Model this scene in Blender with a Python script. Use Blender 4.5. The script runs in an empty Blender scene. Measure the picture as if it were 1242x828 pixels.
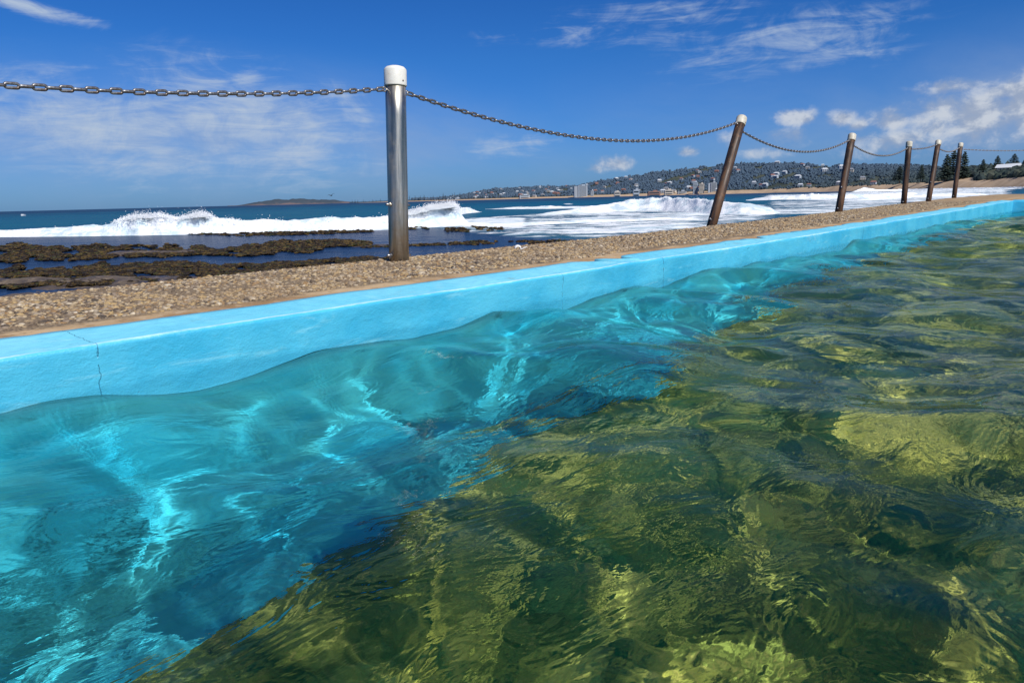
import bpy, math, random
import numpy as np
from mathutils import Vector, Matrix

random.seed(7)
RNG = np.random.default_rng(7)
scene = bpy.context.scene
COL = scene.collection
R = math.radians

# ------------------------------------------------------------------ camera
# x = 0 is the face of the pool wall, +y runs along it, +x is the pool, -x the sea, z = 0 the mean pool water
F_PX = 900.0                                    # focal length in pixels of a 1242 px wide picture
CAM = np.array((2.03, 0.0, 0.50))
Xc = np.array((0.7612518121764189, -0.103882111544428, 0.6400813896366533))
Yc = np.array((0.6479917195662818, 0.15922555152561, -0.7448180684669905))
Zc = np.array((-0.02454403861738169, 0.9817615446952668, 0.18852548773551056))
M3 = np.array((Xc, Yc, Zc))                     # camera axes -> world axes
cam_d = bpy.data.cameras.new('camera')
cam_d.sensor_width = 36.0
cam_d.lens = 36.0 * F_PX / 1242.0
cam_d.clip_start = 0.02
cam_d.clip_end = 90000.0
cam = bpy.data.objects.new('camera', cam_d)
COL.objects.link(cam)
mw = Matrix.Identity(4)
for i in range(3):
    for j in range(3):
        mw[i][j] = M3[i][j]
    mw[i][3] = CAM[i]
cam.matrix_world = mw
scene.camera = cam


def ray(px, py):
    c = np.array(((px - 621) / F_PX, (414 - py) / F_PX, -1.0))
    return M3 @ c


def on_plane(px, py, z):                        # the spot of the level z that is seen at a photo pixel
    d = ray(px, py)
    s = (z - CAM[2]) / d[2]
    return CAM + d * s


def horizon(px):
    return 256.7 - 0.025 * px


def azdir(px):                                  # horizontal unit direction of a photo column (at the horizon)
    d = ray(px, horizon(px))
    v = np.array((d[0], d[1]))
    return v / np.linalg.norm(v)


def rise(px, py, dist):                         # world height of a photo pixel at a horizontal distance
    d = ray(px, py)
    return CAM[2] + d[2] / math.hypot(d[0], d[1]) * dist


# ------------------------------------------------------------------ numpy noise
def _hash(ix, iy, seed):
    n = (ix.astype(np.int64) * 374761393 + iy.astype(np.int64) * 668265263 + seed * 974634777) & 0x7fffffff
    n = ((n ^ (n >> 13)) * 1274126177) & 0x7fffffff
    return ((n ^ (n >> 16)) & 0xffff) / 65535.0


def vnoise(x, y, seed=0):
    x = np.asarray(x, float); y = np.asarray(y, float)
    ix = np.floor(x); iy = np.floor(y)
    fx = x - ix; fy = y - iy
    u = fx * fx * fx * (fx * (fx * 6 - 15) + 10); v = fy * fy * fy * (fy * (fy * 6 - 15) + 10)
    a = _hash(ix, iy, seed); b = _hash(ix + 1, iy, seed)
    c = _hash(ix, iy + 1, seed); d = _hash(ix + 1, iy + 1, seed)
    return (a * (1 - u) + b * u) * (1 - v) + (c * (1 - u) + d * u) * v


def fbm(x, y, octv=4, seed=0, gain=.5):
    s = 0; a = 1; t = 0
    for o in range(octv):
        s = s + a * vnoise(np.asarray(x) * 2 ** o + 17.3 * o, np.asarray(y) * 2 ** o + 9.1 * o, seed + o)
        t += a; a *= gain
    return s / t


def sstep(a, b, x):
    t = np.clip((np.asarray(x, float) - a) / (b - a), 0, 1)
    return t * t * (3 - 2 * t)


# ------------------------------------------------------------------ mesh helpers
def link(name, me, parent=None):
    o = bpy.data.objects.new(name, me)
    COL.objects.link(o)
    if parent is not None:
        o.parent = parent
    return o


def np_mesh(name, verts, faces, mats, smooth=True, mat_idx=None):
    """faces: (M,3) or (M,4) array"""
    me = bpy.data.meshes.new(name)
    verts = np.asarray(verts, np.float32); faces = np.asarray(faces, np.int32)
    k = faces.shape[1]
    me.vertices.add(len(verts)); me.vertices.foreach_set('co', verts.ravel())
    me.loops.add(faces.size); me.loops.foreach_set('vertex_index', faces.ravel())
    me.polygons.add(len(faces))
    me.polygons.foreach_set('loop_start', np.arange(0, faces.size, k, dtype=np.int32))
    me.polygons.foreach_set('loop_total', np.full(len(faces), k, np.int32))
    for m in (mats if isinstance(mats, (list, tuple)) else [mats]):
        me.materials.append(m)
    if mat_idx is not None:
        me.polygons.foreach_set('material_index', np.asarray(mat_idx, np.int32))
    me.polygons.foreach_set('use_smooth', np.full(len(faces), smooth, bool))
    me.update(calc_edges=True)
    me.validate()
    return me


def grid_faces(nu, nv):
    i = np.arange((nu - 1) * (nv - 1))
    a = (i // (nv - 1)) * nv + i % (nv - 1)
    return np.stack([a, a + nv, a + nv + 1, a + 1], 1)


def add_attr(me, name, val):
    at = me.attributes.new(name, 'FLOAT', 'POINT')
    at.data.foreach_set('value', np.asarray(val, np.float32).ravel())


class MB:
    """collects simple shapes and becomes one mesh"""
    def __init__(s):
        s.v = []; s.f = []; s.mi = []; s.sm = []

    def add(s, v, f, m=0, smooth=False):
        b = len(s.v); s.v += [tuple(map(float, p)) for p in v]
        for q in f:
            s.f.append(tuple(int(i) + b for i in q)); s.mi.append(m); s.sm.append(smooth)

    def box(s, c, size, rz=0.0, m=0):
        x, y, z = size[0] / 2, size[1] / 2, size[2] / 2
        ca, sa = math.cos(rz), math.sin(rz)
        v = []
        for dz in (-z, z):
            for dx, dy in ((-x, -y), (x, -y), (x, y), (-x, y)):
                v.append((c[0] + dx * ca - dy * sa, c[1] + dx * sa + dy * ca, c[2] + dz))
        s.add(v, [(3, 2, 1, 0), (4, 5, 6, 7), (0, 1, 5, 4), (1, 2, 6, 5), (2, 3, 7, 6), (3, 0, 4, 7)], m)

    def lathe(s, prof, n=24, m=0, smooth=True):
        v = []; f = []
        for (r, z) in prof:
            for k in range(n):
                a = 2 * math.pi * k / n
                v.append((r * math.cos(a), r * math.sin(a), z))
        for i in range(len(prof) - 1):
            for k in range(n):
                k2 = (k + 1) % n
                f.append((i * n + k, i * n + k2, (i + 1) * n + k2, (i + 1) * n + k))
        s.add(v, f, m, smooth)

    def tube(s, pts, r, n=8, m=0, closed=False, smooth=True):
        pts = [Vector(p) for p in pts]; L = len(pts)
        v = []; f = []
        for i, p in enumerate(pts):
            if closed:
                t = pts[(i + 1) % L] - pts[i - 1]
            else:
                t = pts[min(i + 1, L - 1)] - pts[max(i - 1, 0)]
            t.normalize()
            up = Vector((0, 0, 1)) if abs(t.z) < .9 else Vector((0, 1, 0))
            a = t.cross(up).normalized(); b = a.cross(t)
            rr = r[i] if isinstance(r, (list, tuple)) else r
            for k in range(n):
                w = 2 * math.pi * k / n
                v.append(p + a * (rr * math.cos(w)) + b * (rr * math.sin(w)))
        for i in range(L if closed else L - 1):
            j = (i + 1) % L
            for k in range(n):
                k2 = (k + 1) % n
                f.append((i * n + k, j * n + k, j * n + k2, i * n + k2))
        if not closed:
            f.append(tuple(range(n))); f.append(tuple((L - 1) * n + k for k in range(n - 1, -1, -1)))
        s.add(v, f, m, smooth)

    def mesh(s, name, mats):
        me = bpy.data.meshes.new(name)
        me.from_pydata(s.v, [], s.f)
        for m in (mats if isinstance(mats, (list, tuple)) else [mats]):
            me.materials.append(m)
        me.polygons.foreach_set('material_index', s.mi)
        me.polygons.foreach_set('use_smooth', s.sm)
        me.update()
        return me

    def build(s, name, mats, parent=None):
        return link(name, s.mesh(name, mats), parent)


def tag(o, label=None, cat=None, group=None, kind=None):
    if label: o['label'] = label
    if cat: o['category'] = cat
    if group: o['group'] = group
    if kind: o['kind'] = kind
    return o


def empty(name, loc=(0, 0, 0)):
    o = bpy.data.objects.new(name, None)
    COL.objects.link(o); o.location = [float(q) for q in loc]
    o.empty_display_size = .1
    return o


# unit blobs for scattering
def ico(level):
    t = (1 + 5 ** .5) / 2
    v = [(-1, t, 0), (1, t, 0), (-1, -t, 0), (1, -t, 0), (0, -1, t), (0, 1, t), (0, -1, -t), (0, 1, -t), (t, 0, -1), (t, 0, 1), (-t, 0, -1), (-t, 0, 1)]
    f = [(0, 11, 5), (0, 5, 1), (0, 1, 7), (0, 7, 10), (0, 10, 11), (1, 5, 9), (5, 11, 4), (11, 10, 2), (10, 7, 6), (7, 1, 8), (3, 9, 4), (3, 4, 2), (3, 2, 6), (3, 6, 8), (3, 8, 9), (4, 9, 5), (2, 4, 11), (6, 2, 10), (8, 6, 7), (9, 8, 1)]
    v = [np.array(p) / np.linalg.norm(p) for p in v]
    for _ in range(level):
        nf = []; mid = {}
        def mp(a, b):
            k = (min(a, b), max(a, b))
            if k not in mid:
                p = v[a] + v[b]; v.append(p / np.linalg.norm(p)); mid[k] = len(v) - 1
            return mid[k]
        for a, b, c in f:
            ab, bc, ca = mp(a, b), mp(b, c), mp(c, a)
            nf += [(a, ab, ca), (b, bc, ab), (c, ca, bc), (ab, bc, ca)]
        f = nf
    return np.array(v), np.array(f)


ICO0 = ico(0); ICO1 = ico(1)


def scatter(centers, scales, base, jitter=.15, rotz=True, seed=1):
    """many jittered copies of a base blob -> verts, faces (one mesh)"""
    rng = np.random.default_rng(seed)
    bv, bf = base
    n = len(centers)
    s = np.asarray(scales, float)
    if s.ndim == 1: s = np.repeat(s[:, None], 3, 1)
    p = np.repeat(bv[None], n, 0) * (1 + jitter * (rng.random((n, len(bv), 1)) - .5) * 2)
    if rotz:
        q = rng.random(n) * 2 * np.pi
        # random tumble about x first, then about z
        w = rng.random(n) * 2 * np.pi
        c, d = np.cos(w)[:, None], np.sin(w)[:, None]
        p = np.stack([p[..., 0], p[..., 1] * c - p[..., 2] * d, p[..., 1] * d + p[..., 2] * c], -1)
        p = p * s[:, None, :]
        c, d = np.cos(q)[:, None], np.sin(q)[:, None]
        p = np.stack([p[..., 0] * c - p[..., 1] * d, p[..., 0] * d + p[..., 1] * c, p[..., 2]], -1)
    else:
        p = p * s[:, None, :]
    p = p + np.asarray(centers)[:, None, :]
    f = (bf[None] + (np.arange(n) * len(bv))[:, None, None]).reshape(-1, bf.shape[1])
    return p.reshape(-1, 3), f


# ------------------------------------------------------------------ material helpers
class NT:
    def __init__(s, nt): s.nt = nt
    def n(s, typ, **kw):
        nd = s.nt.nodes.new(typ)
        for k, v in kw.items():
            if k == 'ins':
                for a, b in v.items(): s.set(nd, a, b)
            else: setattr(nd, k, v)
        return nd
    def set(s, nd, key, val):
        sock = nd.inputs[key]
        if isinstance(val, bpy.types.NodeSocket): s.nt.links.new(val, sock)
        elif isinstance(val, bpy.types.Node): s.nt.links.new(val.outputs[0], sock)
        else: sock.default_value = val
    def math(s, op, a, b=None, c=None, clamp=False):
        nd = s.n('ShaderNodeMath', operation=op, use_clamp=clamp)
        s.set(nd, 0, a)
        if b is not None: s.set(nd, 1, b)
        if c is not None: s.set(nd, 2, c)
        return nd.outputs[0]
    def vmath(s, op, a, b=None):
        nd = s.n('ShaderNodeVectorMath', operation=op)
        s.set(nd, 0, a)
        if b is not None: s.set(nd, 1, b)
        return nd.outputs['Value'] if op in ('LENGTH', 'DISTANCE', 'DOT_PRODUCT') else nd.outputs[0]
    def noise(s, vec, scale, detail=3, rough=.5, dist=0.0, out='Fac'):
        nd = s.n('ShaderNodeTexNoise')
        s.set(nd, 'Vector', vec); s.set(nd, 'Scale', scale); s.set(nd, 'Detail', detail)
        s.set(nd, 'Roughness', rough); s.set(nd, 'Distortion', dist)
        return nd.outputs[out]
    def ramp(s, fac, stops, mode='LINEAR'):
        nd = s.n('ShaderNodeValToRGB')
        s.set(nd, 0, fac)
        cr = nd.color_ramp; cr.interpolation = mode
        while len(cr.elements) < len(stops): cr.elements.new(.5)
        for e, (p, c) in zip(cr.elements, stops):
            e.position = p
            e.color = (c, c, c, 1) if not isinstance(c, (tuple, list)) else (*c, 1)
        return nd.outputs[0]
    def mapr(s, v, a, b, c=0.0, d=1.0, smooth=True):
        nd = s.n('ShaderNodeMapRange', interpolation_type='SMOOTHSTEP' if smooth else 'LINEAR')
        s.set(nd, 0, v); s.set(nd, 1, a); s.set(nd, 2, b); s.set(nd, 3, c); s.set(nd, 4, d)
        return nd.outputs[0]
    def mix(s, fac, a, b, blend='MIX'):
        nd = s.n('ShaderNodeMix', data_type='RGBA', blend_type=blend)
        s.set(nd, 0, fac)
        for key, val in ((6, a), (7, b)):
            if isinstance(val, (tuple, list)): val = (*val, 1) if len(val) == 3 else val
            s.set(nd, key, val)
        return nd.outputs[2]
    def mapping(s, vec, scale=(1, 1, 1), rot=(0, 0, 0), loc=(0, 0, 0)):
        nd = s.n('ShaderNodeMapping')
        s.set(nd, 'Vector', vec); s.set(nd, 'Scale', scale); s.set(nd, 'Rotation', rot); s.set(nd, 'Location', loc)
        return nd.outputs[0]
    def bump(s, h, strength=1.0, dist=.01, normal=None):
        nd = s.n('ShaderNodeBump')
        s.set(nd, 'Height', h); s.set(nd, 'Strength', strength); s.set(nd, 'Distance', dist)
        if normal is not None: s.set(nd, 'Normal', normal)
        return nd.outputs[0]


def new_mat(name):
    m = bpy.data.materials.new(name); m.use_nodes = True
    m.node_tree.nodes.clear()
    t = NT(m.node_tree)
    out = t.n('ShaderNodeOutputMaterial')
    return m, t, out


def pbr(name, color=(.5, .5, .5), rough=.6, metal=0.0, spec=.5):
    m, t, out = new_mat(name)
    b = t.n('ShaderNodeBsdfPrincipled')
    t.set(b, 'Base Color', (*color, 1) if isinstance(color, tuple) else color)
    t.set(b, 'Roughness', rough); t.set(b, 'Metallic', metal); t.set(b, 'Specular IOR Level', spec)
    t.set(out, 'Surface', b)
    t.b = b
    return m, t


def pos(t):
    return t.n('ShaderNodeNewGeometry').outputs['Position']


# ------------------------------------------------------------------ sun and sky
SUN_EL = 48.0
sd = np.array((0.96, -0.28)); sd /= np.linalg.norm(sd)
SUN_VEC = Vector((sd[0] * math.cos(R(SUN_EL)), sd[1] * math.cos(R(SUN_EL)), math.sin(R(SUN_EL))))
sun_d = bpy.data.lights.new('sun', 'SUN')
sun_d.energy = 5.0
sun_d.angle = R(.53)
sun_d.color = (1.0, .955, .89)
sun = bpy.data.objects.new('sun', sun_d); COL.objects.link(sun)
sun.rotation_euler = SUN_VEC.to_track_quat('Z', 'Y').to_euler()
sun.location = (6, -3, 20)
sun_d.cycles.is_caustics_light = True

world = bpy.data.worlds.new('World'); scene.world = world
world.use_nodes = True
w = NT(world.node_tree); world.node_tree.nodes.clear()
wo = w.n('ShaderNodeOutputWorld')
bg = w.n('ShaderNodeBackground')
sky = w.n('ShaderNodeTexSky')
sky.sky_type = 'NISHITA'; sky.sun_disc = False
sky.sun_elevation = R(SUN_EL); sky.sun_rotation = math.atan2(sd[0], sd[1])
sky.altitude = 10; sky.air_density = 1.0; sky.dust_density = .35; sky.ozone_density = 3.0
hs = w.n('ShaderNodeHueSaturation')
w.set(hs, 'Hue', .5); w.set(hs, 'Saturation', 1.18); w.set(hs, 'Value', 1.0); w.set(hs, 'Color', sky)
tc = w.n('ShaderNodeTexCoord')
dirv = w.vmath('NORMALIZE', tc.outputs['Generated'])
sx = w.n('ShaderNodeSeparateXYZ'); w.set(sx, 0, dirv)
az = w.math('ARCTAN2', w.math('MULTIPLY', sx.outputs[0], -1.0), sx.outputs[1])      # left of +y
el = w.math('ARCSINE', sx.outputs[2])
grade = w.ramp(w.mapr(el, 0.0, R(40), smooth=False), [(0.0, (.24, .53, 1.24)), (.25, (.22, .59, 1.14)), (.6, (.145, .50, 1.0)), (1.0, (.085, .39, .88))])
skyg = w.mix(1.0, hs.outputs[0], grade, 'MULTIPLY')
ae = w.n('ShaderNodeCombineXYZ'); w.set(ae, 0, az); w.set(ae, 1, el)
AE = ae.outputs[0]


def env(px, py, rx, ry, amp=1.0, rot=0.0):       # soft patch of sky in azimuth / elevation (radii in degrees)
    d = ray(px, py)
    a0 = math.atan2(-d[0], d[1]); e0 = math.asin(d[2] / np.linalg.norm(d))
    v = w.vmath('SUBTRACT', AE, (a0, e0, 0))
    if rot:
        v = w.mapping(v, rot=(0, 0, R(rot)))
    v = w.vmath('MULTIPLY', v, (1 / R(rx), 1 / R(ry), 0))
    l = w.vmath('LENGTH', v)
    return w.mapr(l, 1.0, 0.0, 0.0, amp)


def vmax(lst):
    o = lst[0]
    for q in lst[1:]: o = w.math('MAXIMUM', o, q)
    return o


# fair-weather cumulus low in the sky
cu = vmax([env(965, 142, 2.5, 1.25), env(1019, 144, 1.9, 1.1, .85), env(1042, 152, 1.6, 1.0, .7), env(1080, 146, 2.5, 1.7, .95), env(1180, 140, 7.5, 3.4, 1.0), env(1225, 112, 5.0, 1.6, .9), env(1150, 128, 3.2, 1.6, .95), env(1262, 126, 6, 3.8, 1.0),
           env(745, 199, 3.0, 1.3, .8), env(722, 204, 2.0, .8, .7), env(836, 184, 1.7, .7, .72), env(887, 168, 1.9, 1.4, .72), env(955, 167, 3.8, 1.5, .72), env(1085, 172, 7.0, 2.2, .74),
           env(1160, 106, 5.0, 1.1, .78), env(925, 185, 4, 1.0, .62)])
AEw = w.mapping(AE, scale=(1.0, 1.3, 1.0))
nz1 = w.noise(AEw, 30.0, 6, .60, .25)
cusum = w.math('ADD', nz1, w.math('MULTIPLY', cu, .62))
cud = w.mapr(cusum, .66, 1.12)
cud = w.math('MULTIPLY', cud, w.mapr(cu, 0.02, .4))
# lit from above: compare with the density a little higher up
nzu = w.noise(w.mapping(AE, scale=(1.0, 1.3, 1.0), loc=(-.006, .022, 0)), 30.0, 4, .58, .25)
lit = w.mapr(w.math('SUBTRACT', nz1, nzu), -.10, .16)
cucol = w.mix(lit, (4.2, 5.0, 6.6), (7.6, 8.1, 8.9))
# cirrus streaks and a thin veil
ci = vmax([env(300, 99, 2.6, 1.5, 1.0), env(250, 104, 6.0, 1.3, .8, 8), env(45, 12, 7.0, .9, .95, -10), env(840, 16, 13, 2.4, .48, -8), env(960, 50, 15, 3.6, .62, 6), env(1000, 68, 10, 1.8, .62, 0), env(780, 34, 13, 3.0, .42, -4),
           env(310, 150, 15, 6.5, .85, -18), env(110, 155, 16, 6.0, .80, -12), env(620, 178, 7, 2.0, .6), env(420, 130, 6, 2.6, .6, -30), env(600, 45, 4, 1.2, .45), env(55, 130, 6, 1.6, .65, -14), env(690, 40, 6, 2, .45)])
cv = w.mapping(AE, scale=(4.0, 26.0, 1), rot=(0, 0, R(13)))
nz3 = w.noise(cv, 2.3, 7, .64, 1.0)
nz4 = w.noise(w.mapping(AE, scale=(6.0, 11.0, 1), rot=(0, 0, R(24))), 1.7, 7, .64, 2.2)
str_ = w.math('ADD', w.math('MULTIPLY', nz3, .55), w.math('MULTIPLY', nz4, .45))
cid = w.math('MULTIPLY', w.mapr(w.math('ADD', str_, w.math('MULTIPLY', ci, .36)), .56, .98), w.mapr(ci, 0, .5))
vn = w.mapr(w.noise(w.mapping(AE, scale=(1, 2.2, 1)), 4.0, 6, .62, .4), .28, .70, .28, 1.0)
veil = w.math('MULTIPLY', vmax([env(230, 166, 27, 7.0, .80), env(430, 180, 22, 5.6, .62), env(1000, 180, 32, 8.5, .40), env(1215, 150, 13, 7.5, .80), env(700, 200, 22, 4.5, .28)]), vn)
skyc = w.mix(veil, skyg, (3.5, 4.8, 7.4))
skyc = w.mix(w.math('MULTIPLY', cid, 1.0), skyc, (5.6, 6.8, 8.6))
skyc = w.mix(w.math('MULTIPLY', cud, .88), skyc, cucol)
w.set(bg, 'Color', skyc); w.set(bg, 'Strength', .080)
w.set(wo, 'Surface', bg)

# ------------------------------------------------------------------ pool: wall, coping, floor, water
POOL_END = 16.9
FLOOR_Z = -1.55


def deck_z(y):
    return .17 + np.interp(y, [-50, 5, 7, 11, 16, 20, 24, 60], [0, 0, .008, .030, .066, .095, .10, .10])


# --- paint
m_paint, t = pbr('pool_paint', (.05, .48, .78), .38)
P = pos(t)
sp = t.n('ShaderNodeSeparateXYZ'); t.set(sp, 0, P)
n_big = t.noise(P, 2.2, 4, .6)
n_fine = t.noise(t.mapping(P, scale=(1, .55, 1)), 45, 4, .6)
colr = t.mix(t.mapr(n_big, .3, .7), (.040, .42, .66), (.095, .54, .75))
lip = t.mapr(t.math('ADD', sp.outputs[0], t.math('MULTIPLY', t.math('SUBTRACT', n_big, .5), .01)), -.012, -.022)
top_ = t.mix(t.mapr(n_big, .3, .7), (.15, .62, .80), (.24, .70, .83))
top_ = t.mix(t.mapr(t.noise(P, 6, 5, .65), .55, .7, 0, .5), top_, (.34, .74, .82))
colr = t.mix(t.mapr(t.noise(P, 9, 5, .65), .52, .75, 0, .5), colr, (.085, .57, .83))
colr = t.mix(t.mapr(sp.outputs[2], .07, -.02, 0, .35), colr, (.10, .60, .82))          # paler near the water
colr = t.mix(t.mapr(sp.outputs[2], .0, -.12, 0, 1), colr, t.mix(t.mapr(n_big, .3, .7), (.025, .62, .98), (.11, .82, 1.0)))  # paint brightened below the surface to make up for sunlight lost in the water
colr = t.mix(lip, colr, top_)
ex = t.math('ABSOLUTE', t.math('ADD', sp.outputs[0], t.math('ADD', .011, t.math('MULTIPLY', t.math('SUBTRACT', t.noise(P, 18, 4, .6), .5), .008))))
worn_glint = t.math('MULTIPLY', t.mapr(ex, .0085, .002), t.mapr(t.noise(P, 4, 5, .7), .32, .55, .25, 1))
worn_glint = t.math('MULTIPLY', worn_glint, t.mapr(sp.outputs[2], .09, .11))
colr = t.mix(t.math('MULTIPLY', worn_glint, .8), colr, (.62, .86, .92))  # wet edge highlight painted into the colour along the worn nose
wetz = t.math('ADD', sp.outputs[2], t.math('MULTIPLY', t.math('SUBTRACT', t.noise(t.mapping(P, scale=(1, 1, .4)), 5, 5, .7), .5), .07))
wet = t.math('MULTIPLY', t.mapr(wetz, .060, .030), t.mapr(sp.outputs[2], -.03, .0))
colr = t.mix(t.math('MULTIPLY', wet, .40), colr, (.020, .25, .42))
scuff = t.math('MULTIPLY', t.mapr(t.noise(t.mapping(P, scale=(1, .35, 2.4)), 9, 6, .72, .5), .56, .70), t.mapr(sp.outputs[2], -.02, .03))
colr = t.mix(t.math('MULTIPLY', scuff, .5), colr, (.24, .66, .80))
rustm = t.math('MULTIPLY', t.mapr(t.noise(t.mapping(P, scale=(1, 1, .12)), 6.5, 4, .65), .64, .74), t.mapr(sp.outputs[2], .06, .17))
colr = t.mix(t.math('MULTIPLY', rustm, .35), colr, (.20, .17, .10))
# joints and hairline cracks
yy = t.math('ADD', sp.outputs[1], t.math('MULTIPLY', t.math('SUBTRACT', t.noise(P, 14, 4, .7), .5), .035))
cr = None
for y0, wd in ((.725, .0012), (2.73, .0011), (3.66, .0024), (7.4, .003), (11.6, .005)):
    d = t.math('ABSOLUTE', t.math('SUBTRACT', yy, y0))
    k = t.math('LESS_THAN', d, wd)
    cr = k if cr is None else t.math('MAXIMUM', cr, k)
cr = t.math('MULTIPLY', t.math('MULTIPLY', cr, t.mapr(t.noise(P, 30, 2, .5), .36, .48)), t.mapr(sp.outputs[2], -.12, -.02))
yb = t.math('ADD', sp.outputs[2], t.math('MULTIPLY', t.math('SUBTRACT', t.noise(P, 7, 4, .7), .5), .10))
# little chips in the paint
chips = t.math('MULTIPLY', t.mapr(t.noise(t.mapping(P, scale=(1, .55, 1.5)), 26, 3, .55), t.math('SUBTRACT', .75, t.mapr(t.noise(P, 1.3, 2, .5), .45, .65, 0, .06)), .76), t.mapr(sp.outputs[2], .0, .02))
dark = t.math('MAXIMUM', t.math('MULTIPLY', cr, .65), t.math('MULTIPLY', chips, .7))
colr = t.mix(dark, colr, (.012, .09, .17))
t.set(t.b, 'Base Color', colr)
t.set(t.b, 'Roughness', t.math('SUBTRACT', t.mapr(n_fine, .3, .7, .30, .58), t.math('MULTIPLY', wet, .2)))
hgt = t.math('ADD', t.math('MULTIPLY', n_fine, .7), t.math('MULTIPLY', t.noise(P, 160, 3, .6), .3))
hgt = t.math('SUBTRACT', hgt, t.math('MULTIPLY', dark, .8))
t.set(t.b, 'Normal', t.bump(hgt, .6, .006))


def wall_profile():
    top = [(s, .0) for s in np.linspace(0, .9, 9)]
    return top


ys = [-6.0]
while ys[-1] < POOL_END - .02:
    y = ys[-1]
    ys.append(y + (.10 if y < -1.2 else .012 + .0016 * max(y, 0) ** 1.6))
ys[-1] = POOL_END
ys = np.array(ys)
edge = -.21 + .07 * (fbm(ys * 1.6, ys * 0, 3, 3) - .5) + .12 * np.maximum(0, fbm(ys * 9, ys * 0 + 4, 3, 8) - .5) * 4 * sstep(.45, .7, vnoise(ys * 2.1, ys * 0, 5)) + .014 * (fbm(ys * 14, ys * 0 + 2, 3, 11) - .5)
fz = [-.03, -.06, -.10, -.14, -.2, -.3, -.5, -.8, -1.1, FLOOR_Z - .6]
rows = []
for y, e in zip(ys, edge):
    dz = float(deck_z(y)); pr = []
    pr.append((e - .006, dz - .012)); pr.append((e, dz + .0035))
    for s in (.15, .35, .55, .75, .9):
        pr.append((e + (-.018 - e) * s, dz + .004 - .013 * s))
    for a in (0, 15, 30, 45, 60, 75, 90):                      # rounded nose
        pr.append((-.012 + .012 * math.sin(R(a)), dz - .022 + .012 * math.cos(R(a))))
    for z in np.linspace(dz - .038, 0, 9)[:-1]: pr.append((0, z))
    for z in fz: pr.append((0, z))
    rows.append(pr)
rows = np.array(rows)                                           # (ny, np, 2)
NPR = rows.shape[1]
V = np.zeros((len(ys), NPR, 3))
V[..., 0] = rows[..., 0]; V[..., 1] = ys[:, None]; V[..., 2] = rows[..., 1]
# trowelled unevenness of face and coping
un = (fbm(V[..., 1] * 2.3, V[..., 2] * 5 + V[..., 0] * 5, 4, 21) - .5)
V[:, 4:, 0] += .012 * un[:, 4:]
V[:, 1:12, 2] += .008 * (fbm(V[:, 1:12, 1] * 3, V[:, 1:12, 0] * 6, 4, 31) - .5)
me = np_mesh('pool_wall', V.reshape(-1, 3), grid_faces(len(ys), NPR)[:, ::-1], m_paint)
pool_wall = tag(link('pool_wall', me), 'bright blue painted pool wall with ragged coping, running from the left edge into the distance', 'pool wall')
pool_wall.cycles.is_caustics_receiver = True

# far end wall of the pool
mb = MB()
ze = float(deck_z(POOL_END))
xs = np.linspace(-.02, 14, 60)
pv = []; prof = [(.34, ze - .02), (.30, ze + .004), (.05, ze - .004), (.012, ze - .012), (0, ze - .04), (0, -.05), (0, -.6), (0, FLOOR_Z - .6)]
for x in xs:
    for k, (dy, z) in enumerate(prof):
        pv.append((x, POOL_END + dy + .006 * math.sin(x * 3 + k), z + .006 * math.sin(x * 2.1) * (k < 4)))
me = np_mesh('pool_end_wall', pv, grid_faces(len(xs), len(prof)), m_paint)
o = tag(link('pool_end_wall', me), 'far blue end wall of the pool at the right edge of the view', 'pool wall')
o.cycles.is_caustics_receiver = True

# --- floor
m_floor, t = pbr('pool_floor', (.3, .25, .06), .9, 0, .1)
P = pos(t)
na = t.noise(P, 1.5, 5, .62, .6); nb = t.noise(P, 5.0, 5, .65, .4); nc = t.noise(P, 22, 4, .6)
c = t.mix(t.mapr(nb, .35, .68), (.44, .40, .070), (.76, .67, .17))
c = t.mix(t.mapr(na, .36, .60), c, (.19, .225, .045))
c = t.mix(t.mapr(t.noise(P, 2.6, 4, .6, .8), .58, .70, 0, .7), c, (.055, .100, .022))
c = t.mix(t.mapr(nc, .5, .75, 0, .5), c, (.50, .37, .11))
t.set(t.b, 'Base Color', c)
t.set(t.b, 'Normal', t.bump(t.math('ADD', nb, t.math('MULTIPLY', nc, .3)), .8, .05))
gx = np.concatenate([np.linspace(-.05, 4, 110), np.linspace(4.3, 16, 24)])
gy = np.concatenate([np.linspace(-6, -1, 20), np.linspace(-.95, 6, 150), np.linspace(6.2, POOL_END + .3, 40)])
X, Y = np.meshgrid(gx, gy, indexing='ij')
DEEP = np.clip(.24 - .05 * Y, 0, .26)
Z = FLOOR_Z - DEEP + .16 * (fbm(X * 1.3, Y * 1.3, 4, 41) - .5) * sstep(0, .5, X) + .05 * (fbm(X * 5, Y * 5, 3, 43) - .5)
me = np_mesh('pool_floor', np.stack([X, Y, Z], -1).reshape(-1, 3), grid_faces(len(gx), len(gy)), m_floor)
pf = tag(link('pool_floor', me), kind='structure')
pf.cycles.is_caustics_receiver = True

# --- water surface
gx = [-.012]
while gx[-1] < 2.9: gx.append(gx[-1] + .0062)
while gx[-1] < 14: gx.append(gx[-1] + .02 + .09 * (gx[-1] - 2.9))
gy = [-5.5]
while gy[-1] < -.9: gy.append(gy[-1] + max(.015, .12 * (-.9 - gy[-1])))
while gy[-1] < POOL_END + .05: gy.append(gy[-1] + .0062 + .0012 * max(0, gy[-1] - 1.3) ** 1.55)
gx = np.array(gx); gy = np.array(gy)
X, Y = np.meshgrid(gx, gy, indexing='ij')
dxy = np.maximum(np.gradient(gy)[None, :], np.gradient(gx)[:, None] * .8)


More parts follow.
